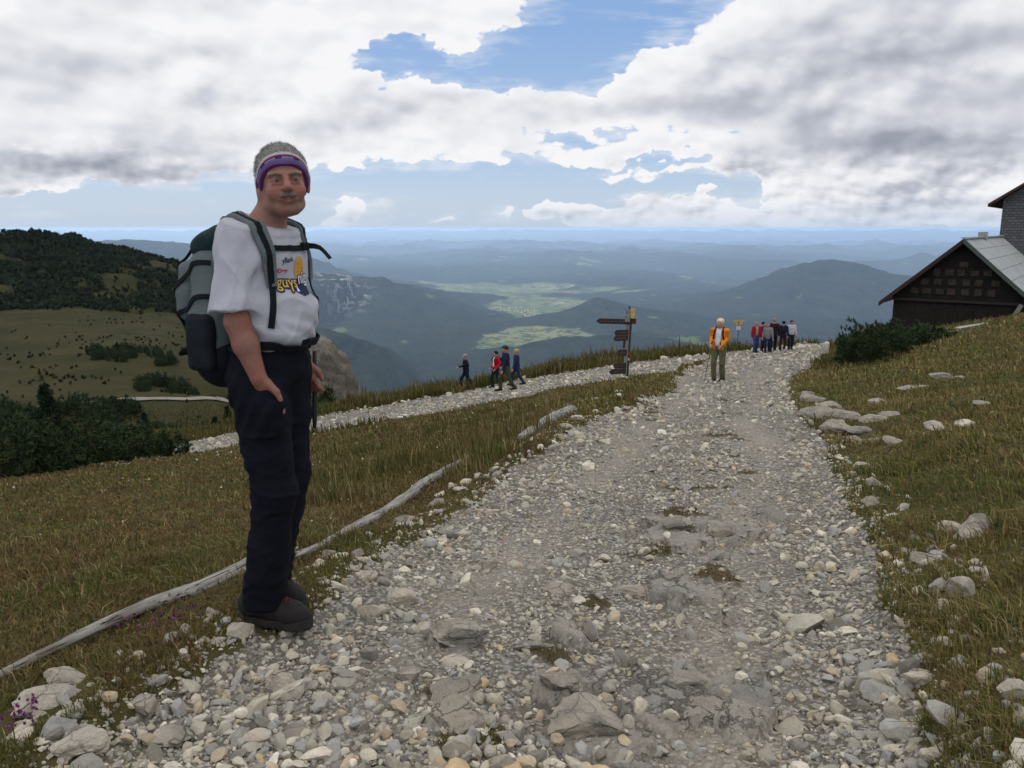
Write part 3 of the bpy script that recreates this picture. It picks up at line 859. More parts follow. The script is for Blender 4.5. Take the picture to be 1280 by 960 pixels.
def build_gravel():
    g = np.random.default_rng(11)
    # pebbles, thick on the ruts' shoulders, thin where the track is worn to earth
    for (name, n, r0, r1, lv, smin, k, lab) in (('gravel', 70000, 1.6, 9, 1, .010, .0035, 'angular pale limestone gravel loose on the near track'),
                                         ('gravel', 60000, 9, 62, 1, .02, .0026, 'pale limestone gravel on the far track')):
        x, y, r = polar_points(n, r0, r1, -36, 36, g)
        sd = path_sd(x, y)
        bm = bed_mask(x, y); mm = moss_mask(x, y)
        dens = .62 + .9 * fbm(x / .7, y / .7, 4, 131)
        keep = (sd > -.10 - .02 * r * 0) & (g.uniform(size=n) < np.clip(dens, .12, 1) * (1 - .85 * bm) * (1 - .75 * mm) * (1 - .72 * rut_mask(x, y)))
        x, y, r = x[keep], y[keep], r[keep]
        size = np.maximum(smin, k * r) * np.exp(g.normal(.18, .48, len(x))) * (1 - .35 * rut_mask(x, y))
        tag(link(name, scatter_stones(name, x, y, size, lv, g), M_STONE), lab, 'gravel', kind='stuff')
    # fist-sized stones, bigger along the left edge of the track
    x, y, r = polar_points(19000, 1.7, 30, -36, 36, g)
    sd = path_sd(x, y)
    edge = np.exp(-((sd - .25) / .35) ** 2) + .35 * np.exp(-((sd + .15) / .2) ** 2) * (x < 1)
    keep = (sd > -.35) & (g.uniform(size=len(x)) < np.clip(.15 + .75 * edge + .5 * fbm(x / .9, y / .9, 3, 133), 0, 1) * (1 - .6 * bed_mask(x, y)) * (1 - .9 * rut_mask(x, y)))
    x, y, r = x[keep], y[keep], r[keep]
    size = np.maximum(.025, .0042 * np.minimum(r, 14)) * np.exp(g.normal(.40, .45, len(x)))
    size = np.minimum(size, .13 + .001 * r)
    tag(link('stones', scatter_stones('stones', x, y, size, 2, g, .38), M_STONE), 'fist sized pale stones strewn over the track', 'stones', kind='stuff')
build_gravel()

# ------------------------------------------------------------ where single rocks lie
ROCKS = [
    (45, 910, 92, 34, 'large pale slab in the turf at the bottom left corner', 1.5), (72, 868, 56, 22, 'grey rock just behind the large corner slab', 1.25),
    (178, 903, 38, 40, 'upright wedge-shaped grey rock in dark turf', 1.3), (205, 930, 52, 26, 'broad low rock below the upright wedge', 1.3),
    (88, 962, 64, 26, 'pale rock cut by the bottom edge of the view', 1.5), (28, 952, 26, 14, 'small white rock near the purple flowers', 1.8),
    (347, 862, 46, 36, 'rounded grey boulder below the black boot', 1.3), (300, 808, 34, 24, 'pointed pale rock left of the near boot', 1.5), (263, 776, 20, 16, 'small pale block alone in the turf behind the boots', 1.6),
    (318, 928, 34, 20, 'squarish pale stone in the gravel under the boots', 1.5), (455, 728, 38, 16, 'flat grey stone right of the far boot', 1.3), (498, 756, 54, 22, 'long low grey stone right of the boots', 1.3),
    (608, 712, 30, 18, 'single rounded stone in the middle of the left rut', 1.25), (570, 812, 78, 26, 'wide flat slab with a smooth top in the centre foreground', 1.35), (564, 832, 44, 14, 'white broken stone leaning on the front of the flat slab', 1.8),
    (424, 846, 30, 9, 'thin flat ochre stone on the gravel', 1.5), (508, 856, 46, 30, 'blocky grey stone left of the mossy ledges', 1.3), (570, 878, 84, 26, 'dark grey ledge with moss below it', .95), (566, 918, 96, 42, 'longer dark grey ledge at the head of the moss patch', .95),
    (628, 965, 46, 24, 'dark rock at the bottom edge beside the moss patch', 1.0), (655, 812, 46, 18, 'grey stone just right of the flat slab', 1.1), (738, 930, 130, 40, 'broad grey plate of bedrock in the right foreground', 1.05), (700, 876, 60, 24, 'tilted grey plate above the broad bedrock', 1.05), (862, 872, 66, 20, 'low grey hump in the right half of the track', 1.05),
    (906, 876, 28, 22, 'small rounded stone by itself on fine gravel', 1.3), (848, 668, 56, 14, 'dark jagged stone halfway up the track', .95), (905, 672, 40, 16, 'dark blocky stone right of the jagged one', .95), (790, 742, 50, 14, 'low grey rock between the two ruts', 1.05), (700, 742, 56, 12, 'thin grey rib of rock left of the ruts', 1.05),
    (500, 650, 42, 20, 'pale rock touching the cracked log', 1.5), (410, 694, 22, 15, 'small white rock at the near end of the cracked log', 1.7), (545, 628, 36, 14, 'flat pale rock under the cracked log', 1.5), (620, 640, 26, 10, 'small flat rock at the turf edge beyond the log', 1.4),
    (1228, 668, 56, 36, 'split pale boulder on the right bank', 1.45), (1192, 662, 34, 20, 'smaller pale boulder against the split one', 1.3), (1176, 750, 24, 30, 'narrow grey rock low on the right bank', 1.35), (1212, 748, 40, 38, 'chunky grey rock low on the right bank', 1.4), (1182, 770, 18, 12, 'little pale stone under the two bank rocks', 1.5),
    (1165, 706, 40, 16, 'mossy rock under the split boulder', 1.0), (1213, 541, 30, 15, 'bright flat rock alone high on the right bank', 1.6), (1172, 551, 34, 14, 'dull flat rock left of the bright bank rock', 1.3), (1150, 868, 44, 24, 'pale pointed rock at the right edge of the track', 1.6), (1122, 900, 40, 26, 'rounded pale rock at the bottom right track edge', 1.4),
    (1272, 890, 36, 26, 'grey rock at the right border of the view', 1.3), (1090, 640, 26, 18, 'grey rock in the turf right of the track', 1.3), (1094, 616, 22, 14, 'middle one of three small rocks up the right verge', 1.3), (1080, 592, 22, 12, 'topmost of three small rocks up the right verge', 1.3),
]
LEDGE = [(1018, 507, 34, 20), (1042, 513, 40, 16), (1030, 530, 44, 20), (1062, 528, 44, 18), (1048, 548, 50, 18), (1076, 545, 40, 14), (1096, 533, 36, 11), (1118, 524, 30, 9), (1066, 560, 34, 12), (1040, 570, 30, 10), (1012, 522, 26, 16), (1104, 508, 26, 6), (1140, 490, 30, 6), (1158, 486, 20, 5), (1186, 477, 34, 5), (1205, 476, 18, 4), (1228, 508, 22, 6), (1100, 556, 30, 10), (1120, 562, 34, 9), (1010, 496, 22, 9)]

_clr = []
for q_ in [r_[:4] for r_ in ROCKS] + LEDGE:
    X_ = hit(q_[0], q_[1]); W_ = q_[2] * math.hypot(X_[0], X_[1], EYE - X_[2]) / F; _clr.append((X_[0], X_[1] + W_ * .15, W_ * .52))
_clr = np.array(_clr)
def rock_clear(x, y):
    k = np.ones(x.shape, bool)
    for cx_, cy_, r_ in _clr: k &= ((x - cx_) ** 2 + ((y - cy_) / 1.25) ** 2) > r_ ** 2
    return k

# ------------------------------------------------------------ grass
def blades(x, y, z, h, wd, col, g, lean=.55, seg2=True):
    n = len(x)
    a = g.uniform(0, 2 * np.pi, n); la = g.uniform(0, 2 * np.pi, n) * .6 + .9
    L = h * np.abs(g.normal(0, lean, n))
    ux, uy = np.cos(a) * wd, np.sin(a) * wd
    lx, ly = np.cos(la) * L, np.sin(la) * L
    B = np.stack([x, y, z - .01], 1)
    U = np.stack([ux, uy, np.zeros(n)], 1)
    mid = B + np.stack([lx * .3, ly * .3, h * .6], 1)
    tip = B + np.stack([lx, ly, h * (1 - .25 * np.clip(L / h, 0, 2))], 1)
    V = np.stack([B - U, B + U, mid + U * .75, mid - U * .75, tip], 1).reshape(-1, 3)
    i = np.arange(n)[:, None] * 5
    return V, i + np.array([[0, 1, 2, 3]]), i + np.array([[3, 2, 4]]), np.repeat(col, 5, 0)
GR_PAL = np.array([(.070, .078, .020), (.108, .100, .028), (.165, .122, .046), (.125, .076, .034), (.050, .062, .020), (.26, .205, .095), (.095, .052, .032)])
def grass_mesh(name, x, y, h, wd, g, pw, lean=.55, mul=1.0):
    z = surf(x, y)
    # colour by patch and by blade
    a = fbm(x / 1.7, y / 1.7, 4, 141); b = fbm(x / .45, y / .45, 3, 143); c = fbm(x / 6, y / 6, 3, 145)
    W = np.stack([.5 + 1.2 * b, .7 + 1.2 * a, .45 - 1.3 * a + .8 * c, .38 - 1.2 * a - .8 * b, .35 + 1.2 * c, .16 - .3 * a + .3 * b, .15 - .9 * b], 1) * np.asarray(pw)[None]
    W = np.clip(W, .01, None); W /= W.sum(1, keepdims=True)
    ci = (W.cumsum(1) < g.uniform(size=(len(x), 1))).sum(1).clip(0, 6)
    col = GR_PAL[ci] * g.uniform(.7, 1.3, (len(x), 1)) * mul
    V, q, t, C = blades(x, y, z, h, wd, col, g, lean)
    return np_mesh(name, V, [q, t], C)
M_GRASS = vcol('grass_blades', .8, .12, .15, 3.0, trans=.25)
def build_grass():
    g = np.random.default_rng(21)
    def lay(name, n, r0, r1, a0, a1, hfun, sel, pw, lab, cat='grass', lean=.55, wk=.00085, wmin=.0018, mul=1.0):
        x, y, r = polar_points(n, r0, r1, a0, a1, g)
        sd = path_sd(x, y)
        k = sel(x, y, r, sd) & rock_clear(x, y)
        x, y, r, sd = x[k], y[k], r[k], sd[k]
        h = hfun(x, y, r, sd) * np.exp(g.normal(0, .3, len(x)))
        o = link(name, grass_mesh(name, x, y, h, np.maximum(wmin, wk * r) * g.uniform(.6, 1.3, len(x)), g, pw, lean, mul), M_GRASS)
        tag(o, lab, cat, kind='stuff')
    U = lambda x: g.uniform(size=len(x))
    # left meadow: short alpine turf, brownish
    lay('meadow_grass', 230000, 2.0, 34, -38, 12, lambda x, y, r, sd: np.clip(.036 + .04 * fbm(x / 1.2, y / 1.2, 3, 151) + .0012 * r, .015, .3),
        lambda x, y, r, sd: (sd < -.02) & (x < np.interp(y, _pl[:, 1][np.argsort(_pl[:, 1])], _pl[:, 0][np.argsort(_pl[:, 1])]) + .3), (.6, 1.1, 2.0, 1.9, .5, 1.2, 1.5), 'short brownish alpine turf left of the track', lean=.8, mul=1.15)
    # taller straw-coloured grass beyond the log and along the lower track
    lay('tall_grass', 42000, 6.5, 20, -16, 9, lambda x, y, r, sd: np.clip(.15 + .16 * fbm(x / 1.5, y / 1.5, 3, 153) - .006 * np.clip(r - 9, 0, 20), .04, .45),
        lambda x, y, r, sd: (sd < -.15) & (sd > -4.5) & (U(x) < .25 + 1.3 * fbm(x / 1.1, y / 1.1, 3, 155)), (.5, 1, 1.6, .6, .3, 3.2, .3), 'tall straw coloured grass beside the log', lean=.35)
    # right bank
    lay('bank_grass', 330000, 1.1, 55, 2, 62, lambda x, y, r, sd: np.clip(.040 + .085 * fbm(x / .8, y / .8, 3, 157) + .0018 * r, .015, .35),
        lambda x, y, r, sd: (sd < -.02) & (x > 0), (.8, 1.3, 1.9, 1.0, .7, 1.3, .6), 'green and straw coloured grass on the right bank', lean=.9, mul=1.45)
    # verge beyond the lower track
    lay('verge_grass', 190000, 26, 75, -24, 26, lambda x, y, r, sd: np.clip(.38 + .35 * fbm(x / 3, y / 3, 3, 159), .14, .9) * np.where(y > 33 + .25 * np.abs(x), 1, .35),
        lambda x, y, r, sd: (sd < -.10) & (sd > -6), (1.2, 1.4, 1.5, .7, 1.0, 1.2, .4), 'rough grass on the verge above the valley', lean=.3, wk=.0008)
    # far left rough ground behind the meadow
    lay('basin_grass', 50000, 24, 130, -40, -9, lambda x, y, r, sd: np.clip(.2 + .2 * fbm(x / 5, y / 5, 3, 161) + .001 * r, .1, .6),
        lambda x, y, r, sd: (sd < -.15), (1.4, 1.5, .8, .6, 1.3, .4, .6), 'dark rough grass below the meadow', lean=.3, wk=.0008)
    # turf islands on the track
    x, y, r = polar_points(90000, 1.7, 20, -30, 32, g)
    sd = path_sd(x, y); mm = moss_mask(x, y)
    k = (sd > -.05) & (U(x) < mm * .9)
    x, y, r = x[k], y[k], r[k]
    o = link('track_turf', grass_mesh('track_turf', x, y, .022 * np.exp(g.normal(0, .4, len(x))) + .0012 * r, np.maximum(.0016, .0008 * r), g, (.7, .8, 1.6, 1.6, .6, .8, 1.6), .8), M_GRASS)
    tag(o, 'tufts of brown turf among the stones of the track', 'turf', kind='stuff')
build_grass()

# ------------------------------------------------------------ unseen clouds, added out of frame to shade the summit and parts of the valley
def build_shade_clouds():
    m, w, b = new_mat('shade_cloud_white', 1.0, 0.0); b.inputs['Base Color'].default_value = (.85, .85, .86, 1)
    sdir = np.array(sd)
    V0, F0 = ICO[4]
    for i, (tx, ty, rad, h) in enumerate([(-60, 230, 900, 3000), (-2600, 5200, 700, 2600), (3800, 2600, 700, 2700)]):
        z0 = 0 if i == 0 else -850
        c = np.array([tx, ty, z0]) + sdir / sdir[2] * (h - z0)
        V = V0.copy()
        n = np.array([mnoise.fractal(Vector(v * 1.6 + i * 9.3), 1.0, 2.0, 5) for v in V])
        V = V * (1 + .32 * n)[:, None] * np.array([rad, rad * .85, rad * .28])
        V[:, 2] = np.maximum(V[:, 2], -.10 * rad + .02 * V[:, 2])
        tag(link('shade_cloud', np_mesh('shade_cloud', V + c, F0, smooth=True), m), kind='structure')
build_shade_clouds()

# ------------------------------------------------------------ distance-field bodies
def _v(p): return np.asarray(p, dtype=np.float32)
class SDF:
    """tools working on point arrays P (n, 3)"""
    @staticmethod
    def cap(P, a, b, ra, rb=None):
        rb = ra if rb is None else rb
        a, b = _v(a), _v(b); e = b - a
        t = np.clip(((P - a) @ e) / max(float(e @ e), 1e-9), 0, 1)
        return np.linalg.norm(P - a - t[:, None] * e, axis=1) - (ra + (rb - ra) * t)
    @staticmethod
    def ell(P, c, r, M=None):
        q = P - _v(c)
        if M is not None: q = q @ np.array(M, dtype=np.float32)
        r = _v(r); k0 = np.linalg.norm(q / r, axis=1); k1 = np.linalg.norm(q / (r * r), axis=1)
        return k0 * (k0 - 1) / np.maximum(k1, 1e-6)
    @staticmethod
    def box(P, c, h, rad=.01, M=None):
        q = P - _v(c)
        if M is not None: q = q @ np.array(M, dtype=np.float32)
        d = np.abs(q) - (_v(h) - rad)
        return np.linalg.norm(np.maximum(d, 0), axis=1) + np.minimum(d.max(1), 0) - rad
    @staticmethod
    def u(k, *ds):
        r = ds[0]
        for d in ds[1:]:
            h = np.clip(.5 + .5 * (r - d) / k, 0, 1)
            r = r * (1 - h) + d * h - k * h * (1 - h)
        return r
    @staticmethod
    def sub(k, a, b):
        h = np.clip(.5 - .5 * (a + b) / k, 0, 1)
        return a * (1 - h) - b * h + k * h * (1 - h)
    @staticmethod
    def inter(k, a, b): return -SDF.u(k, -a, -b)
    @staticmethod
    def chain(P, pts, rs, k=.02):
        return SDF.u(k, *[SDF.cap(P, pts[i], pts[i + 1], rs[i], rs[i + 1]) for i in range(len(pts) - 1)])
S_ = SDF
def axis_grid(segs):
    """segs: [(start, end, step), ...] -> one rising axis"""
    out = []
    for a, b, h in segs:
        out += list(np.linspace(a, b, max(2, int(round((b - a) / h)) + 1))[:-1])
    out.append(segs[-1][1])
    return np.array(out, dtype=np.float32)
def nets(f, ax, ay, az):
    """closed surface of f < 0 on a rectilinear grid (surface nets), evaluated only near the surface"""
    nx, ny, nz = len(ax), len(ay), len(az)
    st = 5
    ci = [np.unique(np.append(np.arange(0, n, st), n - 1)) for n in (nx, ny, nz)]
    G = np.stack(np.meshgrid(ax[ci[0]], ay[ci[1]], az[ci[2]], indexing='ij'), -1)
    dc = f(G.reshape(-1, 3).astype(np.float32)).reshape(G.shape[:3])
    mx = max(float(np.diff(a[c]).max()) for a, c in zip((ax, ay, az), ci))
    near = np.abs(dc) < mx * 2.2
    D = np.full((nx, ny, nz), 1.0, np.float32)
    idx = [np.searchsorted(c, np.arange(n), side='right') - 1 for c, n in zip(ci, (nx, ny, nz))]
    pad = near.copy()
    for axn in range(3):
        a = np.roll(near, -1, axn); pad |= a
        near = pad.copy()
    act = pad[np.ix_(*idx)]
    sgn = np.sign(dc)[np.ix_(*idx)]
    D[:] = sgn
    I = np.nonzero(act)
    P = np.stack([ax[I[0]], ay[I[1]], az[I[2]]], 1)
    for i in range(0, len(P), 400000):
        sl = slice(i, i + 400000)
        D[I[0][sl], I[1][sl], I[2][sl]] = f(P[sl])
    D[0] = D[-1] = 1; D[:, 0] = D[:, -1] = 1; D[:, :, 0] = D[:, :, -1] = 1
    neg = D < 0
    cnt = np.zeros((nx - 1, ny - 1, nz - 1), np.int8)
    for dx in (0, 1):
        for dy in (0, 1):
            for dz in (0, 1): cnt += neg[dx:nx - 1 + dx, dy:ny - 1 + dy, dz:nz - 1 + dz]
    cell = (cnt > 0) & (cnt < 8)
    C = np.stack(np.nonzero(cell), 1)
    vid = np.full(cell.shape, -1, np.int32); vid[tuple(C.T)] = np.arange(len(C))
    acc = np.zeros((len(C), 3)); wt = np.zeros(len(C))
    corners = [(a, b, c) for a in (0, 1) for b in (0, 1) for c in (0, 1)]
    for p in corners:
        for k in range(3):
            if p[k]: continue
            q = list(p); q[k] = 1
            A = C + p; B = C + q
            da = D[tuple(A.T)]; db = D[tuple(B.T)]
            m = (da < 0) != (db < 0)
            t = np.where(m, da / np.where(m, da - db, 1), 0)
            pa = np.stack([ax[A[:, 0]], ay[A[:, 1]], az[A[:, 2]]], 1); pb = np.stack([ax[B[:, 0]], ay[B[:, 1]], az[B[:, 2]]], 1)
            acc += np.where(m[:, None], pa + t[:, None] * (pb - pa), 0); wt += m
    V = acc / np.maximum(wt, 1)[:, None]
    Fs = []
    for k in range(3):
        a, b = [(1, 2), (2, 0), (0, 1)][k]
        sl0 = [slice(None)] * 3; sl1 = [slice(None)] * 3; sl0[k] = slice(0, -1); sl1[k] = slice(1, None)
        n0, n1 = neg[tuple(sl0)], neg[tuple(sl1)]
        E = np.stack(np.nonzero(n0 != n1), 1)
        E = E[(E[:, a] > 0) & (E[:, b] > 0)]
        flip = n0[tuple(E.T)]
        def v(da, db):
            Q = E.copy(); Q[:, a] -= da; Q[:, b] -= db
            return vid[tuple(Q.T)]
        q = np.stack([v(1, 1), v(0, 1), v(0, 0), v(1, 0)], 1)
        q[~flip] = q[~flip][:, ::-1]
        Fs.append(q[(q >= 0).all(1)])
    return V, np.vstack(Fs)
def bounds_grid(lo, hi, h): return [axis_grid([(a, b, h)]) for a, b in zip(lo, hi)]
def sdf_obj(name, f, axes, mat, parent, colors=None, smooth=True):
    V, Q = nets(f, *axes)
    me = np_mesh(name, V, Q, colors(V) if colors else None, smooth=smooth)
    return link(name, me, mat, parent)
def noise3(P, s, seed=0):
    return (pnoise(P[:, 0] * s + 7.3, P[:, 2] * s, seed) + pnoise(P[:, 1] * s, P[:, 2] * s * .9 + 3.1, seed + 1) + pnoise(P[:, 0] * s + 1.7, P[:, 1] * s, seed + 2)) / 2.2
def rotz(a): c, s = math.cos(a), math.sin(a); return np.array([[c, -s, 0], [s, c, 0], [0, 0, 1]], np.float32)
def rotx(a): c, s = math.cos(a), math.sin(a); return np.array([[1, 0, 0], [0, c, -s], [0, s, c]], np.float32)
def roty(a): c, s = math.cos(a), math.sin(a); return np.array([[c, 0, s], [0, 1, 0], [-s, 0, c]], np.float32)

# head distance field; local frame: centre of the skull, facing -Y
def head_field(q, lips=True):
    d = S_.ell(q, (0, .015, .035), (.0775, .098, .088))
    d = S_.u(.03, d, S_.ell(q, (0, -.022, -.035), (.062, .070, .084)))
    d = S_.u(.02, d, S_.ell(q, (0, -.064, -.096), (.025, .024, .020)))
    for s in (-1, 1):
        d = S_.u(.018, d, S_.ell(q, (s * .038, -.060, -.034), (.026, .024, .026)))
        d = S_.u(.015, d, S_.cap(q, (s * .010, -.088, .018), (s * .050, -.074, .020), .009, .007))
        d = S_.u(.02, d, S_.cap(q, (s * .044, -.012, -.078), (s * .024, -.055, -.094), .018, .017))
        d = S_.sub(.014, d, S_.ell(q, (s * .031, -.103, -.002), (.019, .015, .012)))
        d = S_.u(.004, d, S_.ell(q, (s * .031, -.0775, -.001), (.0152, .0142, .0118)))          # lids over the eyeball
        d = S_.u(.006, d, S_.cap(q, (s * .018, -.0885, -.013), (s * .044, -.081, -.012), .0035))       # bag under the eye
        d = S_.sub(.003, d, S_.cap(q, (s * .020, -.0925, -.0022), (s * .0415, -.0858, -.0035), .0013))   # narrow opening of the lids
        d = S_.u(.010, d, S_.ell(q, (s * .081, .012, -.010), (.009, .019, .032), rotz(s * -.35)))
        d = S_.sub(.006, d, S_.ell(q, (s * .090, .006, -.006), (.006, .009, .016)))
    nose = S_.cap(q, (0, -.087, .010), (0, -.114, -.027), .0088, .0138)
    nose = S_.u(.008, nose, S_.ell(q, (.0125, -.1005, -.031), (.008, .011, .008)), S_.ell(q, (-.0125, -.1005, -.031), (.008, .011, .008)))
    d = S_.u(.012, d, nose)
    d = S_.sub(.003, d, S_.ell(q, (.007, -.108, -.041), (.0035, .005, .0035)))
    d = S_.sub(.003, d, S_.ell(q, (-.007, -.108, -.041), (.0035, .005, .0035)))
    d = S_.u(.014, d, S_.ell(q, (0, -.084, -.060), (.030, .016, .018)))
    for s in (-1, 1):   # smile: lips rise to the corners, fold from nose to mouth
        d = S_.u(.004, d, S_.cap(q, (0, -.0985, -.0635), (s * .026, -.0870, -.0530), .0040, .0022))
        d = S_.u(.004, d, S_.cap(q, (0, -.0965, -.0715), (s * .024, -.0870, -.0570), .0050, .0022))
        d = S_.sub(.003, d, S_.cap(q, (0, -.1030, -.0685), (s * .032, -.0870, -.0525), .0028, .0024))
        d = S_.sub(.006, d, S_.cap(q, (s * .020, -.0985, -.036), (s * .035, -.0860, -.060), .0022, .0018))
    return d

def tufts(C, D, size, g, per=12, wk=.10, pal=((.018, .034, .012), (.030, .050, .018), (.045, .062, .022))):
    """star-like bunches of needles at C pointing along D"""
    n = len(C); per_ = per
    C = np.repeat(C, per_, 0); D = np.repeat(D, per_, 0); s = np.repeat(size, per_)
    v = g.normal(size=C.shape); dirn = D * 1.1 + v * .75; dirn /= np.linalg.norm(dirn, axis=1)[:, None]
    side = np.cross(dirn, g.normal(size=C.shape)); side /= np.linalg.norm(side, axis=1)[:, None]
    L = s * g.uniform(.6, 1.25, len(s)); st = C - dirn * (L * .15)[:, None]
    W = side * (s * wk)[:, None]
    V = np.stack([st - W, st + W, st + dirn * (L * .6)[:, None] + W * .9, st + dirn * L[:, None]], 1).reshape(-1, 3)
    i = np.arange(len(C))[:, None] * 4
    pal = np.array(pal); col = np.repeat(pal[g.integers(0, len(pal), n)], per_, 0) * g.uniform(.7, 1.3, (len(C), 1))
    return V, i + np.array([[0, 1, 2, 3]]), np.repeat(col, 4, 0)
# ------------------------------------------------------------ the hiker in the foreground
def mat_skin(name='skin', col=(.40, .205, .135), tint=False):
    m, w, b = new_mat(name, .52, .35)
    p = objc(w)
    n = w.noise(p, 14, 4, .6); n2 = w.noise(p, 160, 3, .6)
    c = w.mix(w.mapr(n, .35, .68), col, tuple(x * y for x, y in zip(col, (1.12, .80, .78))))
    c = w.mix(w.mapr(n2, .45, .75, 0, .35), c, tuple(x * .72 for x in col))
    if tint: c = w.mix(1.0, c, w.attr('Col'), 'MULTIPLY')
    w.put(b.inputs['Base Color'], c)
    b.inputs['Subsurface Weight'].default_value = .12
    b.inputs['Subsurface Radius'].default_value = (.012, .005, .003)
    b.inputs['Subsurface Scale'].default_value = 1.0
    bump(w, b, w.m('ADD', n2, w.m('MULTIPLY', w.noise(p, 55, 4, .6), 1.6)), .0022)
    return m
def mat_cloth(name, col, weave=900, var=.10, rough=.9, folds=0.0, trans=False):
    m, w, b = new_mat(name, rough, .15)
    p = objc(w)
    n = w.noise(p, 9, 4, .6)
    w.put(b.inputs['Base Color'], w.mix(w.mapr(n, .3, .7), tuple(x * (1 - var) for x in col), tuple(min(1, x * (1 + var)) for x in col)))
    h = w.m('ADD', w.noise(p, weave, 2, .5), w.m('MULTIPLY', w.noise(p, 22, 4, .6), 6.0 * folds + .6))
    bump(w, b, h, .0016)
    b.inputs['Specular IOR Level'].default_value = .06
    return m
MK_SKIN = mat_skin()
MK_SHIRT = mat_cloth('white_cotton', (.44, .43, .46), 900, .03, folds=.5)
MK_TROUS = mat_cloth('dark_trousers', (.008, .0085, .013), 700, .15, .8, folds=.4)
MK_PACKBLK = mat_cloth('black_nylon', (.014, .016, .019), 900, .15, .6, folds=.6)
MK_BLACK = mat_cloth('black_webbing', (.010, .012, .014), 900, .15, .7)
MK_GREYGREEN = mat_cloth('grey_green_nylon', (.125, .145, .143), 1200, .12, .55, folds=.8)
MK_DKGREEN = mat_cloth('dark_green_nylon', (.018, .034, .032), 1200, .15, .55, folds=.8)
MK_HAIR = simple('grey_hair', (.27, .25, .215), .7, .3, .5, 380, .003, 500)
MK_BROW = simple('grey_brown_hair', (.13, .10, .08), .7, .3, .4, 400, .002, 500)

HB, HA = (-.912, 2.88), R(71)
HC = np.array([.0, -.136, 1.608])         # skull centre
HR = rotz(R(-50)) @ rotx(R(-3)) @ roty(R(-4))   # the head turns back towards the camera
def to_head(P): return (P - _v(HC)) @ HR.astype(np.float32)
def chain_arm(s):
    if s < 0: return [(-.140, -.038, 1.425), (-.188, -.055, 1.145), (-.178, -.120, .955)]
    return [(.140, -.038, 1.425), (.180, -.005, 1.14), (.165, -.070, .965)]
def hand_field(P, wrist, palm, dirs, side, curl):
    """palm, four fingers of unequal length and a thumb"""
    wrist, palm = _v(wrist), _v(palm)
    ax = palm - wrist; ax /= np.linalg.norm(ax)
    lat = _v(dirs); lat = lat - ax * (lat @ ax); lat /= np.linalg.norm(lat)     # across the knuckles, towards the thumb
    nrm = np.cross(lat, ax) * side
    d = S_.cap(P, wrist, wrist + ax * .03, .026, .024)
    for k, o in enumerate((-.024, -.008, .008, .024)):
        d = S_.u(.012, d, S_.cap(P, wrist + ax * .02 + lat * o * .6, palm + lat * o, .014, .0125))
    fl = (.052, .066, .071, .062)
    for k, o in enumerate((-.027, -.009, .009, .027)):
        p0 = palm + lat * o
        a = curl * (1.1 - .12 * k)
        d1 = ax * math.cos(a * .5) + nrm * math.sin(a * .5); d2 = ax * math.cos(a * 1.3) + nrm * math.sin(a * 1.3); d3 = ax * math.cos(a * 2.0) + nrm * math.sin(a * 2.0)
        p1 = p0 + d1 * fl[k] * .5; p2 = p1 + d2 * fl[k] * .32; p3 = p2 + d3 * fl[k] * .24
        f = S_.chain(P, [p0, p1, p2, p3], [.0100, .0090, .0082, .0068], .004)
        d = S_.u(.003, d, f)
    t0 = wrist + ax * .025 + lat * .022
    t1 = t0 + ax * .035 + lat * .022 + nrm * .012; t2 = t1 + ax * .030 + lat * .004 + nrm * .008
    return S_.u(.010, d, S_.chain(P, [t0, t1, t2], [.0145, .0115, .0085], .006))
LEGS = {-1: [(-.085, -.045, .92), (-.092, -.095, .53), (-.085, -.020, .09)], 1: [(.085, -.035, .92), (.085, -.035, .53), (.070, .075, .09)]}
FOOT = {-1: ((-.085, .015), R(2)), 1: ((.070, .115), R(-8))}
def hiker_body(P):
    d = head_field(to_head(P))
    d = S_.u(.03, d, S_.cap(P, (0, -.045, 1.44), (.0, -.114, 1.575), .062, .047))
    d = S_.u(.05, d, S_.ell(P, (0, -.05, 1.30), (.135, .095, .19)), S_.ell(P, (0, -.06, 1.10), (.12, .09, .14)), S_.ell(P, (0, -.04, .93), (.13, .09, .11)))
    d = S_.u(.03, d, S_.cap(P, (-.11, -.03, 1.43), (.11, -.03, 1.43), .042))
    for s in (-1, 1):
        a = chain_arm(s)
        mid = [tuple(np.array(a[0]) * .5 + np.array(a[1]) * .5), tuple(np.array(a[1]) * .6 + np.array(a[2]) * .4)]
        d = S_.u(.02, d, S_.chain(P, [a[0], mid[0], a[1], mid[1], a[2]], [.044, .042, .040, .041, .0275], .02))
        l = LEGS[s]
        d = S_.u(.03, d, S_.chain(P, l, [.08, .052, .036], .03))
        (fx, fy), _ = FOOT[s]
        d = S_.u(.02, d, S_.cap(P, (fx, fy, .05), (fx, fy - .17, .04), .035, .03))
    w_ = chain_arm(-1)[2]
    d = S_.u(.008, d, hand_field(P, w_, np.array(w_) + (.026, -.022, -.068), (.2, -1, -.25), -1, .30))
    w_ = chain_arm(1)[2]
    d = S_.u(.008, d, hand_field(P, w_, np.array(w_) + (-.004, -.022, -.078), (-.15, -1, -.2), 1, .75))
    return d
def crease(P, s, seed):
    n = noise3(P, s, seed); return np.clip(1 - 4.5 * np.abs(n), 0, 1) ** 2
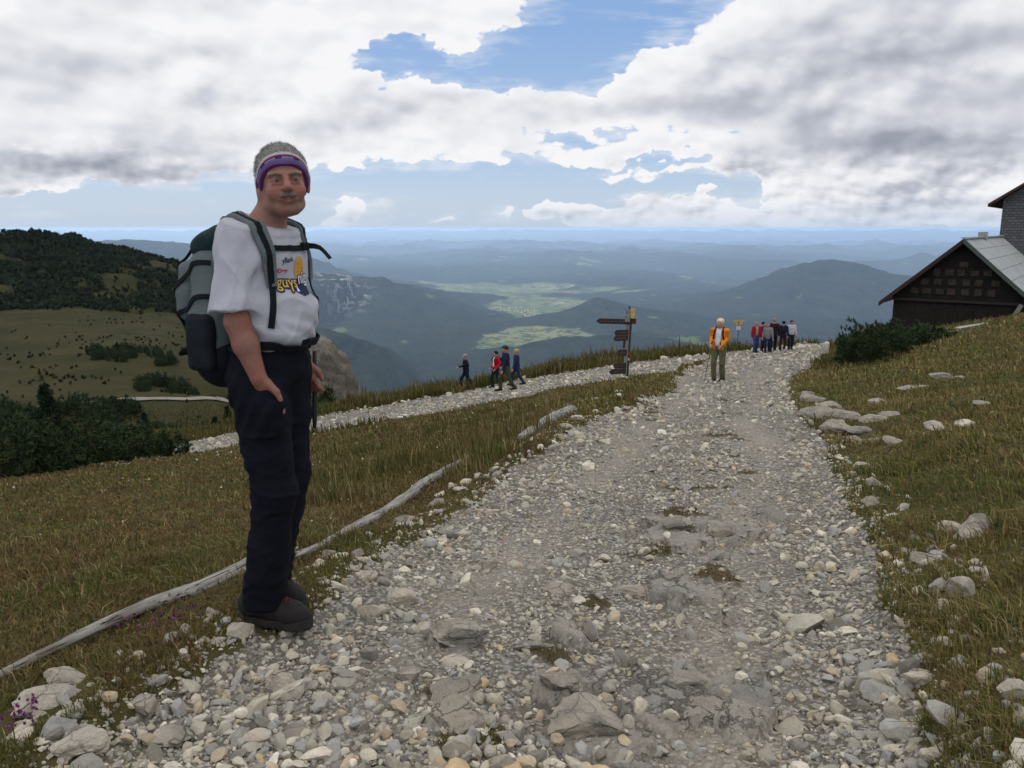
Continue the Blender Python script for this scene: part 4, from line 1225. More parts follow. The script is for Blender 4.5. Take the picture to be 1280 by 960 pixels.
def shirt(P):
    d = S_.u(.07, S_.ell(P, (0, -.050, 1.335), (.160, .122, .175)), S_.ell(P, (0, -.076, 1.14), (.156, .138, .15)))
    d = S_.u(.04, d, S_.cap(P, (-.09, -.035, 1.425), (.09, -.035, 1.425), .064), S_.cap(P, (0, -.045, 1.44), (0, -.066, 1.50), .090, .074))
    for s in (-1, 1):
        a = chain_arm(s)
        a0, a1 = np.array(a[0]), np.array(a[1])
        h = a0 + (a1 - a0) * .87
        sl = S_.cap(P, a0 - (0, 0, .004), h + (0, .012, 0), .062, .074 if s < 0 else .066)
        q = (P - _v(h)) @ _v((a1 - a0) / np.linalg.norm(a1 - a0))
        sl = np.maximum(sl, q - .0)                                    # straight hem
        d = S_.u(.035, d, sl)
    # fold relief: drapes from shoulder and armpit, rolls over the belt
    z = P[:, 2]
    w1 = np.sin(z * 95 + P[:, 0] * 40 + 3 * noise3(P, 7, 3)) * sstep(1.20, 1.08, z) * .0035
    w2 = np.sin((P[:, 0] * 70 - z * 45) + 4 * noise3(P, 5, 5)) * np.exp(-((np.abs(P[:, 0]) - .14) / .05) ** 2 - ((z - 1.30) / .13) ** 2) * .0045
    w3 = np.sin((z * 42 + P[:, 1] * 34 - np.abs(P[:, 0]) * 22) + 5 * noise3(P, 4, 7)) * .0032 * sstep(1.42, 1.34, z)
    d = d + w1 * 1.3 + w2 * 1.4 + w3 + .008 * noise3(P, 6.5, 9) - .009 * crease(P, 4.5, 81) - .005 * crease(P * _v((1, 1, .6)), 10, 85)
    d = np.maximum(d, -(z - 1.040 - .006 * np.sin(np.arctan2(P[:, 1] + .05, P[:, 0]) * 3)))
    cut = z - 1.478 - .34 * (P[:, 1] + .05) + .8 * P[:, 0] ** 2 * 0
    d = d - .003 * sstep(-.022, -.016, cut)
    d = np.maximum(d, cut)
    return d
def trousers(P):
    d = S_.u(.05, S_.ell(P, (0, -.048, .99), (.150, .124, .12)), S_.ell(P, (0, -.03, .93), (.150, .122, .11)))
    for s in (-1, 1):
        l = LEGS[s]; c = np.array(l[1]) * .45 + np.array(l[2]) * .55
        d = S_.u(.035, d, S_.chain(P, [l[0], l[1], tuple(c), (l[2][0], l[2][1], .085)], [.100, .076, .072, .080], .03))
    d = S_.u(.055, d, S_.ell(P, (-.142, -.130, .838), (.052, .064, .085)))   # the pocket with the fingers in it
    z = P[:, 2]
    f1 = np.sin(z * 120 + P[:, 0] * 55 + 4 * noise3(P, 8, 13)) * sstep(.38, .13, z) * .0045 * (.4 + 1.4 * noise3(P, 6, 33))
    f2 = np.sin(z * 85 - P[:, 1] * 60 + 4 * noise3(P, 6, 15)) * np.exp(-((z - .56) / .10) ** 2) * .003 * (.4 + 1.4 * noise3(P, 6, 35))
    f3 = np.sin(P[:, 1] * 90 + z * 60 + 3 * noise3(P, 7, 17)) * np.exp(-((z - .84) / .09) ** 2) * .005
    d = d + f1 + f2 + f3 + .010 * noise3(P, 8, 19) - .006 * crease(P * _v((1, 1, 1.8)), 5.5, 91) - .003 * crease(P * _v((1, 1, 2.2)), 12, 95)
    d = np.maximum(d, z - 1.072)
    return np.maximum(d, -(z - .068 - .012 * np.sin(P[:, 1] * 30)))
def boot_f(s, part):
    (fx, fy), yaw = FOOT[s]
    M = rotz(yaw)
    def f(P):
        q = (P - _v((fx, fy, 0))) @ M
        # q: heel at y = +.07, toe at -.215
        if part == 'sole':
            q2 = q.copy(); q2[:, 2] = 0
            d2 = S_.chain(q2, [(0, .036, 0), (0, -.05, 0), (-.004 * s, -.172, 0)], [.040, .039, .047], .02)
            lug = .004 * (np.sin(q[:, 1] * 230) > 0) * (q[:, 2] < .012)
            return np.maximum(d2 + lug - .004, np.maximum(q[:, 2] - .034 - .012 * sstep(-.15, -.23, q[:, 1]), -q[:, 2] + .001))
        d = S_.chain(q, [(0, .030, .072), (0, -.06, .066), (0, -.150, .050), (0, -.185, .046)], [.047, .046, .046, .036], .02)
        d = S_.u(.03, d, S_.cap(q, (0, .012, .07), (0, -.010, .140), .047, .046))
        d = S_.u(.01, d, S_.cap(q, (0, -.03, .118), (0, -.105, .096), .022, .018))          # tongue
        d = d + .0018 * np.sin(q[:, 2] * 260) * (q[:, 2] > .10) + .002 * noise3(q, 25, 31)
        return np.maximum(np.maximum(d, -(q[:, 2] - .030)), q[:, 2] - .150)
    return f
def cranium(q, e=0.0): return S_.u(.03, S_.ell(q, (0, .015, .035), (.0775 + e, .098 + e, .088 + e)), S_.ell(q, (0, -.022, -.035), (.064 + e, .070 + e, .083 + e)))
# the headband: a band between two planes that dip towards the back of the head
def band_t(q): return (q[:, 2] - (.046 - .10 * (q[:, 1] + .08) - .150 * (1 - np.exp(-(np.clip(q[:, 1] + .090, 0, None) / .115) ** 1.6)))) / .052
def mat_headband():
    m, w, b = new_mat('knitted_headband', .85, .15)
    t = w.attr('t', 'Fac'); a = w.attr('ang', 'Fac')
    c = w.ramp(t, [(0, (.18, .05, .16)), (.08, (.20, .13, .33)), (.30, (.22, .14, .34)), (.42, (.06, .045, .13)), (.56, (.32, .02, .10)), (.72, (.60, .38, .50)), (.78, (.78, .76, .78)), (1, (.78, .77, .78))])
    for e in c.node.color_ramp.elements: pass
    c.node.color_ramp.interpolation = 'CONSTANT'
    dash = w.m('MULTIPLY', w.mapr(w.m('SINE', w.m('MULTIPLY', a, 150.0)), -.2, .1), w.m('MULTIPLY', w.mapr(t, .43, .45), w.mapr(t, .56, .535)))
    dash = w.m('MULTIPLY', dash, w.mapr(w.m('SINE', w.m('MULTIPLY', a, 9.0)), -.5, -.45))
    c = w.mix(dash, c, (.62, .60, .62))
    w.put(b.inputs['Base Color'], c)
    bump(w, b, w.m('SINE', w.m('MULTIPLY', a, 420)), .0008)
    return m

def ribbon(name, pts, width, thick, mat, parent, bvh=None, off=.004, step=.012, up=None):
    """flat strap laid on a surface (or free), as one closed mesh"""
    P = [Vector(p) for p in pts]
    # Catmull-Rom resample
    Q = []
    for i in range(len(P) - 1):
        p0, p1, p2, p3 = P[max(i - 1, 0)], P[i], P[i + 1], P[min(i + 2, len(P) - 1)]
        m = max(2, int((p2 - p1).length / step))
        for k in range(m):
            t = k / m
            Q.append(.5 * ((2 * p1) + (-p0 + p2) * t + (2 * p0 - 5 * p1 + 4 * p2 - p3) * t * t + (-p0 + 3 * p1 - 3 * p2 + p3) * t ** 3))
    Q.append(P[-1])
    N = []
    if bvh is not None:
        for i, q in enumerate(Q):
            co, no, _, dist = bvh.find_nearest(q)
            Q[i] = co + no * off if dist < .06 else q
            N.append(no.copy() if dist < .06 else (up or Vector((0, -1, 0))))
        for _ in range(4):
            Q = [Q[0]] + [(Q[i - 1] + Q[i] * 2 + Q[i + 1]) / 4 for i in range(1, len(Q) - 1)] + [Q[-1]]
            N = [N[0]] + [(N[i - 1] + N[i] * 2 + N[i + 1]).normalized() for i in range(1, len(N) - 1)] + [N[-1]]
        # never sink under the cloth
        for i, q in enumerate(Q):
            co, no, _, dist = bvh.find_nearest(q)
            if dist < .05 and (q - co).dot(no) < off * .8: Q[i] = co + no * off
    else: N = [up or Vector((0, -1, 0))] * len(Q)
    V, Fs = [], []
    wd = width if isinstance(width, (list, tuple)) else [width, width]
    n = len(Q)
    for i in range(n):
        t = (Q[min(i + 1, n - 1)] - Q[max(i - 1, 0)]).normalized()
        s = t.cross(N[i]).normalized(); nn = s.cross(t).normalized()
        if nn.dot(N[i]) < 0: nn = -nn
        w_ = np.interp(i / (n - 1), np.linspace(0, 1, len(wd)), wd) / 2
        V += [Q[i] - s * w_, Q[i] - s * w_ * .9 + nn * thick, Q[i] + s * w_ * .9 + nn * thick, Q[i] + s * w_]
    for i in range(n - 1):
        for k in range(4): Fs.append((i * 4 + k, i * 4 + (k + 1) % 4, (i + 1) * 4 + (k + 1) % 4, (i + 1) * 4 + k))
    Fs += [(0, 1, 2, 3), tuple((n - 1) * 4 + k for k in (3, 2, 1, 0))]
    m = MB().add(V, Fs)
    return m.build(name, mat, parent, smooth=False)

def text_mesh(txt, size, bold=0.0, extrude=0.0):
    cu = bpy.data.curves.new('lettering', 'FONT'); cu.body = txt; cu.size = size; cu.offset = bold; cu.extrude = extrude; cu.resolution_u = 3
    o = bpy.data.objects.new('lettering', cu); COL.objects.link(o)
    dg = bpy.context.evaluated_depsgraph_get(); dg.update()
    me = bpy.data.meshes.new_from_object(o.evaluated_get(dg))
    bpy.data.objects.remove(o); bpy.data.curves.remove(cu)
    return me
def flat_shape(pts):
    me = bpy.data.meshes.new('shape'); me.from_pydata([(x, y, 0) for x, y in pts], [], [tuple(range(len(pts)))]); me.update(); return me
def print_on(me, place, bvh, off, name, mat, parent, cuts=2, maxlen=.012):
    """lay a flat mesh onto a surface; place(x, y) -> (origin, direction) of the ray"""
    import bmesh
    bm = bmesh.new(); bm.from_mesh(me)
    bmesh.ops.triangulate(bm, faces=bm.faces[:])
    for _ in range(6):
        lg = [e for e in bm.edges if e.calc_length() > maxlen]
        if not lg: break
        bmesh.ops.subdivide_edges(bm, edges=lg, cuts=1)
        bmesh.ops.triangulate(bm, faces=bm.faces[:])
    for v in bm.verts:
        o_, d_ = place(v.co.x, v.co.y)
        co, no, _, dist = bvh.ray_cast(Vector(o_), Vector(d_))
        v.co = co + no * off if co is not None else Vector(o_)
    bm.to_mesh(me); bm.free()
    return link(name, me, mat, parent)

def build_hiker():
    zb = sz(HB[0], HB[1]) + .008
    root = empty('person', (HB[0], HB[1], zb), HA, label='smiling grey-haired man in white printed t-shirt and headband standing at the track edge', cat='person')
    fine = lambda a, b: (a, b, .0034)
    bx = axis_grid([(-.30, -.115, .0062), (-.115, .115, .0024), (.115, .29, .0062)])
    by = axis_grid([(-.30, .02, .0028), (.02, .23, .007)])
    bz = axis_grid([(.0, .78, .014), (.78, 1.0, .004), (1.0, 1.50, .008), (1.50, 1.80, .0025)])
    def tint(V):
        q = to_head(V.astype(np.float32)); c = np.tile(np.array([[1.0, 1.0, 1.0]]), (len(V), 1))
        def spot(p, r, col, k=1.0):
            nonlocal c
            w_ = np.exp(-(((q - _v(p)) / _v(r)) ** 2).sum(1))[:, None] * k; c = c * (1 - w_) + np.array(col) * w_
        for s in (-1, 1):
            spot((s * .042, -.085, -.030), (.022, .03, .020), (1.15, .74, .70), .8)
            spot((s * .031, -.092, .000), (.020, .02, .012), (.62, .52, .50), .75)
            spot((s * .012, -.098, -.066), (.014, .02, .0055), (.85, .50, .50), .9)
        spot((0, -.112, -.028), (.016, .02, .016), (1.15, .70, .66), .8)
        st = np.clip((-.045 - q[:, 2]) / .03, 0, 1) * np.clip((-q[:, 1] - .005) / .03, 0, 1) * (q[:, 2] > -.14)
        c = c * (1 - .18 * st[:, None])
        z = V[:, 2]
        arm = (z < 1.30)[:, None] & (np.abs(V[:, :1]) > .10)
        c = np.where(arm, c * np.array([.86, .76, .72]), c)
        return c
    body = sdf_obj('body', hiker_body, (bx, by, bz), mat_skin('tanned_skin', (.25, .132, .092), True), root, colors=tint)
    sh = sdf_obj('t_shirt', shirt, (axis_grid([(-.34, .34, .005)]), axis_grid([(-.25, .14, .005)]), axis_grid([(1.03, 1.54, .005)])), MK_SHIRT, root)
    tr = sdf_obj('trousers', trousers, (axis_grid([(-.22, .22, .006)]), axis_grid([(-.21, .22, .006)]), axis_grid([(.07, 1.10, .006)])), MK_TROUS, root)
    MB_UP = simple('brown_boot_leather', (.016, .013, .012), .75, .25, .35, 40, .002, 300)
    MB_SOLE = simple('boot_rubber', (.030, .026, .023), .85, .2, .3, 30, .002, 200)
    MB_LACE = simple('boot_lace', (.11, .03, .03), .8, .2, .2)
    for s in (-1, 1):
        (fx, fy), yaw = FOOT[s]
        gx = axis_grid([(fx - .10, fx + .10, .004)]); gy = axis_grid([(fy - .26, fy + .11, .004)])
        bo = sdf_obj('boot', boot_f(s, 'upper'), (gx, gy, axis_grid([(.02, .19, .004)])), MB_UP, root)
        sdf_obj('sole', boot_f(s, 'sole'), (gx, gy, axis_grid([(-.012, .06, .003)])), MB_SOLE, bo, smooth=False)
        ml = MB(); Mz = Matrix.Rotation(yaw, 3, 'Z')
        for k in range(5):
            y0 = -.055 - .022 * k; z0 = .134 - .0085 * k
            for t in (-1, 1):
                ml.tube([Vector((fx, fy, 0)) + Mz @ Vector(q) for q in ((t * .026, y0 + .006, z0 - .016), (t * .008, y0, z0 + .003), (-t * .020, y0 - .012, z0 - .008))], .0024, 5)
        ml.build('lace', MB_LACE, bo, smooth=True)
    # head things
    hx = axis_grid([(-.15, .15, .0030)]); hy = axis_grid([(-.27, .05, .0030)]); hz = axis_grid([(1.52, 1.79, .0030)])
    def hair(P):
        q = to_head(P)
        d = cranium(q, .008) + .003 * noise3(P, 30, 41) + .0016 * noise3(P, 150, 43)
        t = band_t(q)
        top = np.maximum(d, -(t - .85) * .05)
        nape = np.maximum(np.maximum(d + .003, (t - .2) * .05), np.maximum(-(q[:, 1] - .02), -(q[:, 2] + .055)))
        return np.minimum(top, nape)
    ho = sdf_obj('hair', hair, (hx, hy, hz), MK_HAIR, root)
    hv = np.array([v.co[:] for v in ho.data.vertices]); hn = np.array([v.normal[:] for v in ho.data.vertices]); gg = np.random.default_rng(77)
    pk_ = gg.choice(len(hv), 5200); dd_ = hn[pk_] * .7 + np.array([[-.25, .55, .35]]) + gg.normal(0, .25, (len(pk_), 3)); dd_ /= np.linalg.norm(dd_, axis=1)[:, None]
    tV, tq, tc = tufts(hv[pk_] + hn[pk_] * .001, dd_, np.full(len(pk_), .010) * gg.uniform(.6, 1.3, len(pk_)), gg, 3, .045, ((.34, .32, .29), (.24, .225, .20), (.44, .42, .39), (.15, .135, .12)))
    link('hair_strands', np_mesh('hair_strands', tV, tq, tc), vcol('hair_strands', .6, .3, .1), ho)
    def band(P):
        q = to_head(P); t = band_t(q)
        d = cranium(q, .012)
        for s in (-1, 1): d = S_.u(.012, d, S_.ell(q, (s * .083, .014, .012), (.010, .022, .028)))
        d = d + .0012 * np.sin(t * 18)
        return np.maximum(d, .050 * (np.abs(t - .5) - .5))
    def band_att(V):
        q = to_head(V.astype(np.float32)); return dict(t=np.clip(band_t(q), 0, 1), ang=np.arctan2(q[:, 0], -q[:, 1]))
    sdf_obj('headband', band, (hx, hy, hz), mat_headband(), root, colors=band_att)
    def mous(P):
        q = to_head(P); d = np.full(len(P), 1.0, np.float32)
        for s in (-1, 1): d = np.minimum(d, S_.chain(q, [(0, -.1045, -.0520), (s * .016, -.1010, -.0530), (s * .032, -.0905, -.0540)], [.0050, .0052, .0022], .004))
        return d + .0030 * noise3(q, 260, 47)
    sdf_obj('moustache', mous, (axis_grid([(-.12, .05, .0018)]), axis_grid([(-.27, -.13, .0018)]), axis_grid([(1.53, 1.61, .0018)])), simple('moustache_hair', (.12, .105, .095), .7, .3, .4, 400, .002, 500), root)
    for s in (-1, 1):
        def brow(P, s=s):
            q = to_head(P)
            return S_.chain(q, [(s * .015, -.0975, .0150), (s * .032, -.0930, .0195), (s * .050, -.0805, .0155)], [.0030, .0034, .0018], .003) + .0022 * noise3(q, 250, 51 + s)
        sdf_obj('eyebrow', brow, (axis_grid([(-.14, .06, .0018)]), axis_grid([(-.27, -.12, .0018)]), axis_grid([(1.60, 1.68, .0018)])), MK_BROW, root)
        # eyeball with iris
        V, Fq = ICO[4]
        c = np.array([s * .031, -.0790, -.0012]); Ve = V * .0124 + c
        gaze = np.array([.12, -1.0, 0]); gaze /= np.linalg.norm(gaze)
        dd = V @ gaze
        colr = np.where((dd > .955)[:, None], (.01, .01, .01), np.where((dd > .86)[:, None], (.055, .035, .02), (.16, .12, .10)))
        Vw = Ve @ HR.T + HC
        link('eye', np_mesh('eye', Vw, Fq, colr, smooth=True), MK_EYE, root)
    # belt
    bvh_t = BVHTree.FromPolygons([v.co[:] for v in tr.data.vertices], [p.vertices[:] for p in tr.data.polygons])
    bvh_s = BVHTree.FromPolygons([v.co[:] for v in sh.data.vertices], [p.vertices[:] for p in sh.data.polygons])
    # print on the t-shirt: laid on from the front
    def place(x, y): return ((x * .80 - .016, -.45, 1.286 + y), (0.04, 1, 0))
    ink = lambda n, c: simple(n, c, .8, .2, .06)
    NAVY, YEL, ORG, WHT, RED = ink('navy_print', (.018, .022, .055)), ink('yellow_print', (.52, .36, .07)), ink('orange_print', (.50, .27, .05)), ink('white_print', (.62, .61, .65)), ink('red_print', (.42, .03, .09))
    print_on(flat_shape([(-.062, -.028), (-.030, -.052), (.010, -.066), (.075, -.062), (.080, -.005), (.0, -.005), (-.05, -.012)]), place, bvh_s, .0022, 'shirt_print', NAVY, sh)
    print_on(flat_shape([(.020 + .036 * math.cos(a), .030 + .042 * math.sin(a)) for a in np.linspace(0, 2 * math.pi, 28)[:-1]]), place, bvh_s, .0026, 'shirt_print', ORG, sh)
    for (a, b_, r_) in ((.008, .046, .0035), (.028, .052, .0028), (.036, .030, .0036), (.006, .020, .003), (.022, .036, .0025)):
        print_on(flat_shape([(a + r_ * math.cos(t), b_ + r_ * math.sin(t)) for t in np.linspace(0, 2 * math.pi, 10)[:-1]]), place, bvh_s, .0032, 'shirt_print', ink('brown_print', (.18, .09, .03)), sh)
    def txt(s_, size, x, y, mat, off, bold=0.0, rot=0.0):
        me = text_mesh(s_, size, bold)
        M = Matrix.Translation((x, y, 0)) @ Matrix.Rotation(rot, 4, 'Z')
        me.transform(M)
        print_on(me, place, bvh_s, off, 'shirt_lettering', mat, sh)
    txt('guys', .060, -.112, -.030, NAVY, .0030, .0050, R(-4)); txt('guys', .060, -.112, -.030, YEL, .0038, .0006, R(-4))
    txt('nig', .060, .004, -.024, NAVY, .0030, .0045, R(4)); txt('nig', .060, .004, -.024, WHT, .0038, .0006, R(4))
    txt('yBank', .026, -.086, .050, NAVY, .0030, .0004, R(6))
    print_on(flat_shape([(-.030, -.050), (-.010, -.050), (-.014, -.030)]), place, bvh_s, .0034, 'shirt_print', WHT, sh)
    k = MB()
    for (a, b_) in ((-.098, .026),):
        ring = [(a + .010 * math.cos(t), b_ + .008 * math.sin(t), 0) for t in np.linspace(0, 2 * math.pi, 12)[:-1]]; rin = [(a + .005 * math.cos(t), b_ + .004 * math.sin(t), 0) for t in np.linspace(0, 2 * math.pi, 12)[:-1]]
        n = len(ring); k.add(ring + rin, [(i, (i + 1) % n, n + (i + 1) % n, n + i) for i in range(n)])
        k.add([(a + .009, b_ - .002, 0), (a + .040, b_ - .002, 0), (a + .040, b_ + .003, 0), (a + .009, b_ + .003, 0)], [(0, 1, 2, 3)])
        k.add([(a + .030, b_ - .009, 0), (a + .034, b_ - .009, 0), (a + .034, b_ - .002, 0), (a + .030, b_ - .002, 0)], [(0, 1, 2, 3)])
    me = bpy.data.meshes.new('key'); me.from_pydata(k.V, [], k.Fq); me.update()
    print_on(me, place, bvh_s, .0032, 'shirt_print', RED, sh)

    # ---------------------------------------------------------------- the rucksack, a thing of its own
    pk = empty('backpack', (HB[0], HB[1], zb), HA, label='grey and dark green rucksack on the back of the man in the headband', cat='backpack')
    def main_bag(P):
        P = P + _v((0, .03, 0))
        d = S_.box(P, (0, .160, 1.165), (.135, .075, .225), .06, rotx(R(4)))
        d = S_.u(.04, d, S_.ell(P, (0, .205, 1.10), (.125, .090, .16)))
        return d + .010 * noise3(P, 9, 61) + .004 * noise3(P, 24, 63)
    def lid(P):
        P = P + _v((0, .03, 0))
        d = S_.box(P, (0, .145, 1.405), (.122, .085, .042), .040, rotx(R(-26)))
        return d + .007 * noise3(P, 13, 65)
    def front(P):
        P = P + _v((0, .03, 0))
        d = S_.box(P, (0, .262, 1.235), (.108, .048, .105), .045, rotx(R(10)))
        return d + .007 * noise3(P, 14, 67) + .003 * np.sin(P[:, 2] * 60)
    def bottom(P):
        P = P + _v((0, .03, 0))
        d = S_.u(.03, S_.ell(P, (0, .170, .985), (.132, .105, .105)), S_.box(P, (0, .16, 1.00), (.130, .080, .060), .05))
        return d + .006 * noise3(P, 14, 69)
    def side(P, s): return S_.box(P, (s * .135, .140, 1.06), (.026, .055, .10), .024) + .006 * noise3(P, 15, 71)
    gx, gy = axis_grid([(-.19, .19, .006)]), axis_grid([(.03, .36, .006)])
    gz = axis_grid([(.85, 1.52, .006)])
    bag = sdf_obj('main_bag', main_bag, (gx, gy, gz), MK_GREYGREEN, pk)
    ld = sdf_obj('lid_pocket', lid, (gx, gy, gz), MK_DKGREEN, pk)
    fr = sdf_obj('front_pocket', front, (gx, gy, gz), MK_GREYGREEN, pk)
    bt = sdf_obj('base_panel', bottom, (gx, gy, gz), mat_cloth('black_nylon', (.012, .013, .017), 900, .15, .6, folds=.6), pk)
    for s in (-1, 1): sdf_obj('side_pocket', lambda P, s=s: side(P, s), (gx, gy, gz), MK_PACKBLK, pk)
    allV, allF, o_ = [], [], 0
    for ob in (bag, ld, fr, bt):
        allV += [v.co[:] for v in ob.data.vertices]; allF += [tuple(i + o_ for i in p.vertices) for p in ob.data.polygons]; o_ = len(allV)
    bvh_b = BVHTree.FromPolygons(allV, allF)
    for z0, z1 in ((1.34, 1.22), (1.22, 1.12), (1.10, 1.00)):     # compression straps round the bag
        for s in (-1, 1):
            ribbon('compression_strap', [(s * .155, .07, z0), (s * .16, .15, z0), (s * .145, .23, (z0 + z1) / 2), (s * .06, .31, z1), (0, .315, z1)], .018, .003, MK_BLACK, pk, bvh_b, .003)
    for s in (-1, 1):
        ribbon('lid_strap', [(s * .07, .20, 1.42), (s * .07, .27, 1.34), (s * .07, .325, 1.24), (s * .07, .31, 1.10), (s * .07, .29, 1.0)], .018, .003, MK_BLACK, pk, bvh_b, .004)
        ribbon('piping', [(s * .10, .28, 1.33), (s * .118, .30, 1.22), (s * .10, .30, 1.10), (s * .085, .27, .95)], .012, .003, MK_DKGREEN, pk, bvh_b, .003)
    m = MB(); m.tube([(-.035, .085, 1.43), (-.036, .10, 1.465), (-.028, .108, 1.482), (-.012, .112, 1.490), (.012, .112, 1.490), (.028, .108, 1.482), (.036, .10, 1.465), (.035, .085, 1.43)], .006, 8); m.build('grab_handle', MK_GREYGREEN, pk, smooth=True)
    for s in (-1, 1):
        o = ribbon('shoulder_strap', [(s * .075, .100, 1.43), (s * .085, .055, 1.485), (s * .098, .00, 1.505), (s * .112, -.06, 1.490), (s * .118, -.115, 1.425), (s * .122, -.150, 1.35), (s * .130, -.160, 1.27)], [.060, .066, .064, .056, .036], .010, MK_GREYGREEN, pk, bvh_s, .003)
        ribbon('edging', [(s * .075, .102, 1.43), (s * .085, .055, 1.487), (s * .098, .00, 1.507), (s * .112, -.06, 1.492), (s * .118, -.115, 1.427), (s * .122, -.150, 1.352), (s * .130, -.160, 1.272)], [.020, .022, .022, .022, .022], .003, MK_BLACK, o, bvh_s, .0125)
        ribbon('webbing', [(s * .128, -.160, 1.30), (s * .130, -.165, 1.22), (s * .135, -.150, 1.12)], .022, .003, MK_BLACK, pk, bvh_s, .006)
    ribbon('sternum_strap', [(-.122, -.158, 1.395), (-.06, -.175, 1.388), (0, -.178, 1.386), (.06, -.175, 1.390), (.122, -.155, 1.396)], .020, .003, MK_BLACK, pk, bvh_s, .007)
    ribbon('strap_end', [(.085, -.165, 1.392), (.105, -.200, 1.385), (.118, -.235, 1.345)], .020, .003, MK_BLACK, pk)
    m = MB(); m.box((.055, -.172, 1.390), (.036, .014, .028)); m.box((.080, -.165, 1.391), (.012, .014, .020)); m.build('buckle', MK_BLACK, pk, bevel=.002)
    ring_ = [(.172 * math.sin(a), -.050 - .133 * math.cos(a), 1.058 + .004 * math.cos(a)) for a in np.linspace(-2.5, 2.5, 22)]
    aV = [v.co[:] for v in tr.data.vertices]; aF = [tuple(p.vertices) for p in tr.data.polygons]
    bvh_w = BVHTree.FromPolygons(aV + [v.co[:] for v in sh.data.vertices], aF + [tuple(i + len(aV) for i in p.vertices) for p in sh.data.polygons])
    ribbon('hip_belt', ring_, .034, .005, MK_BLACK, pk, bvh_w, .010)
    m = MB(); m.box((-.005, -.196, 1.052), (.050, .014, .036)); m.build('buckle', MK_BLACK, pk, bevel=.003)
    # dark belt strap end hanging at the far hand, modelled as a stick
    pl = MB()
    hp = Vector((.192, -.100, .895))
    pl.tube([hp + Vector((0, -.004, .10)), hp, hp + Vector((-.012, .002, -.15)), hp + Vector((-.014, .003, -.20))], [.008, .009, .010, .007], 10)
    g_ = pl.build('hanging_belt_strap', simple('strap_green', (.016, .026, .024), .6, .3), None, smooth=True)
    tag(g_, 'dark green belt strap end shaped as a short stick in the far hand of the man in the headband', 'walking stick')
    g_.location = root.location; g_.rotation_euler = root.rotation_euler
MK_EYE, ew_, eb_ = new_mat('eye', .12, .5); ew_.put(eb_.inputs['Base Color'], ew_.attr('Col'))
build_hiker()

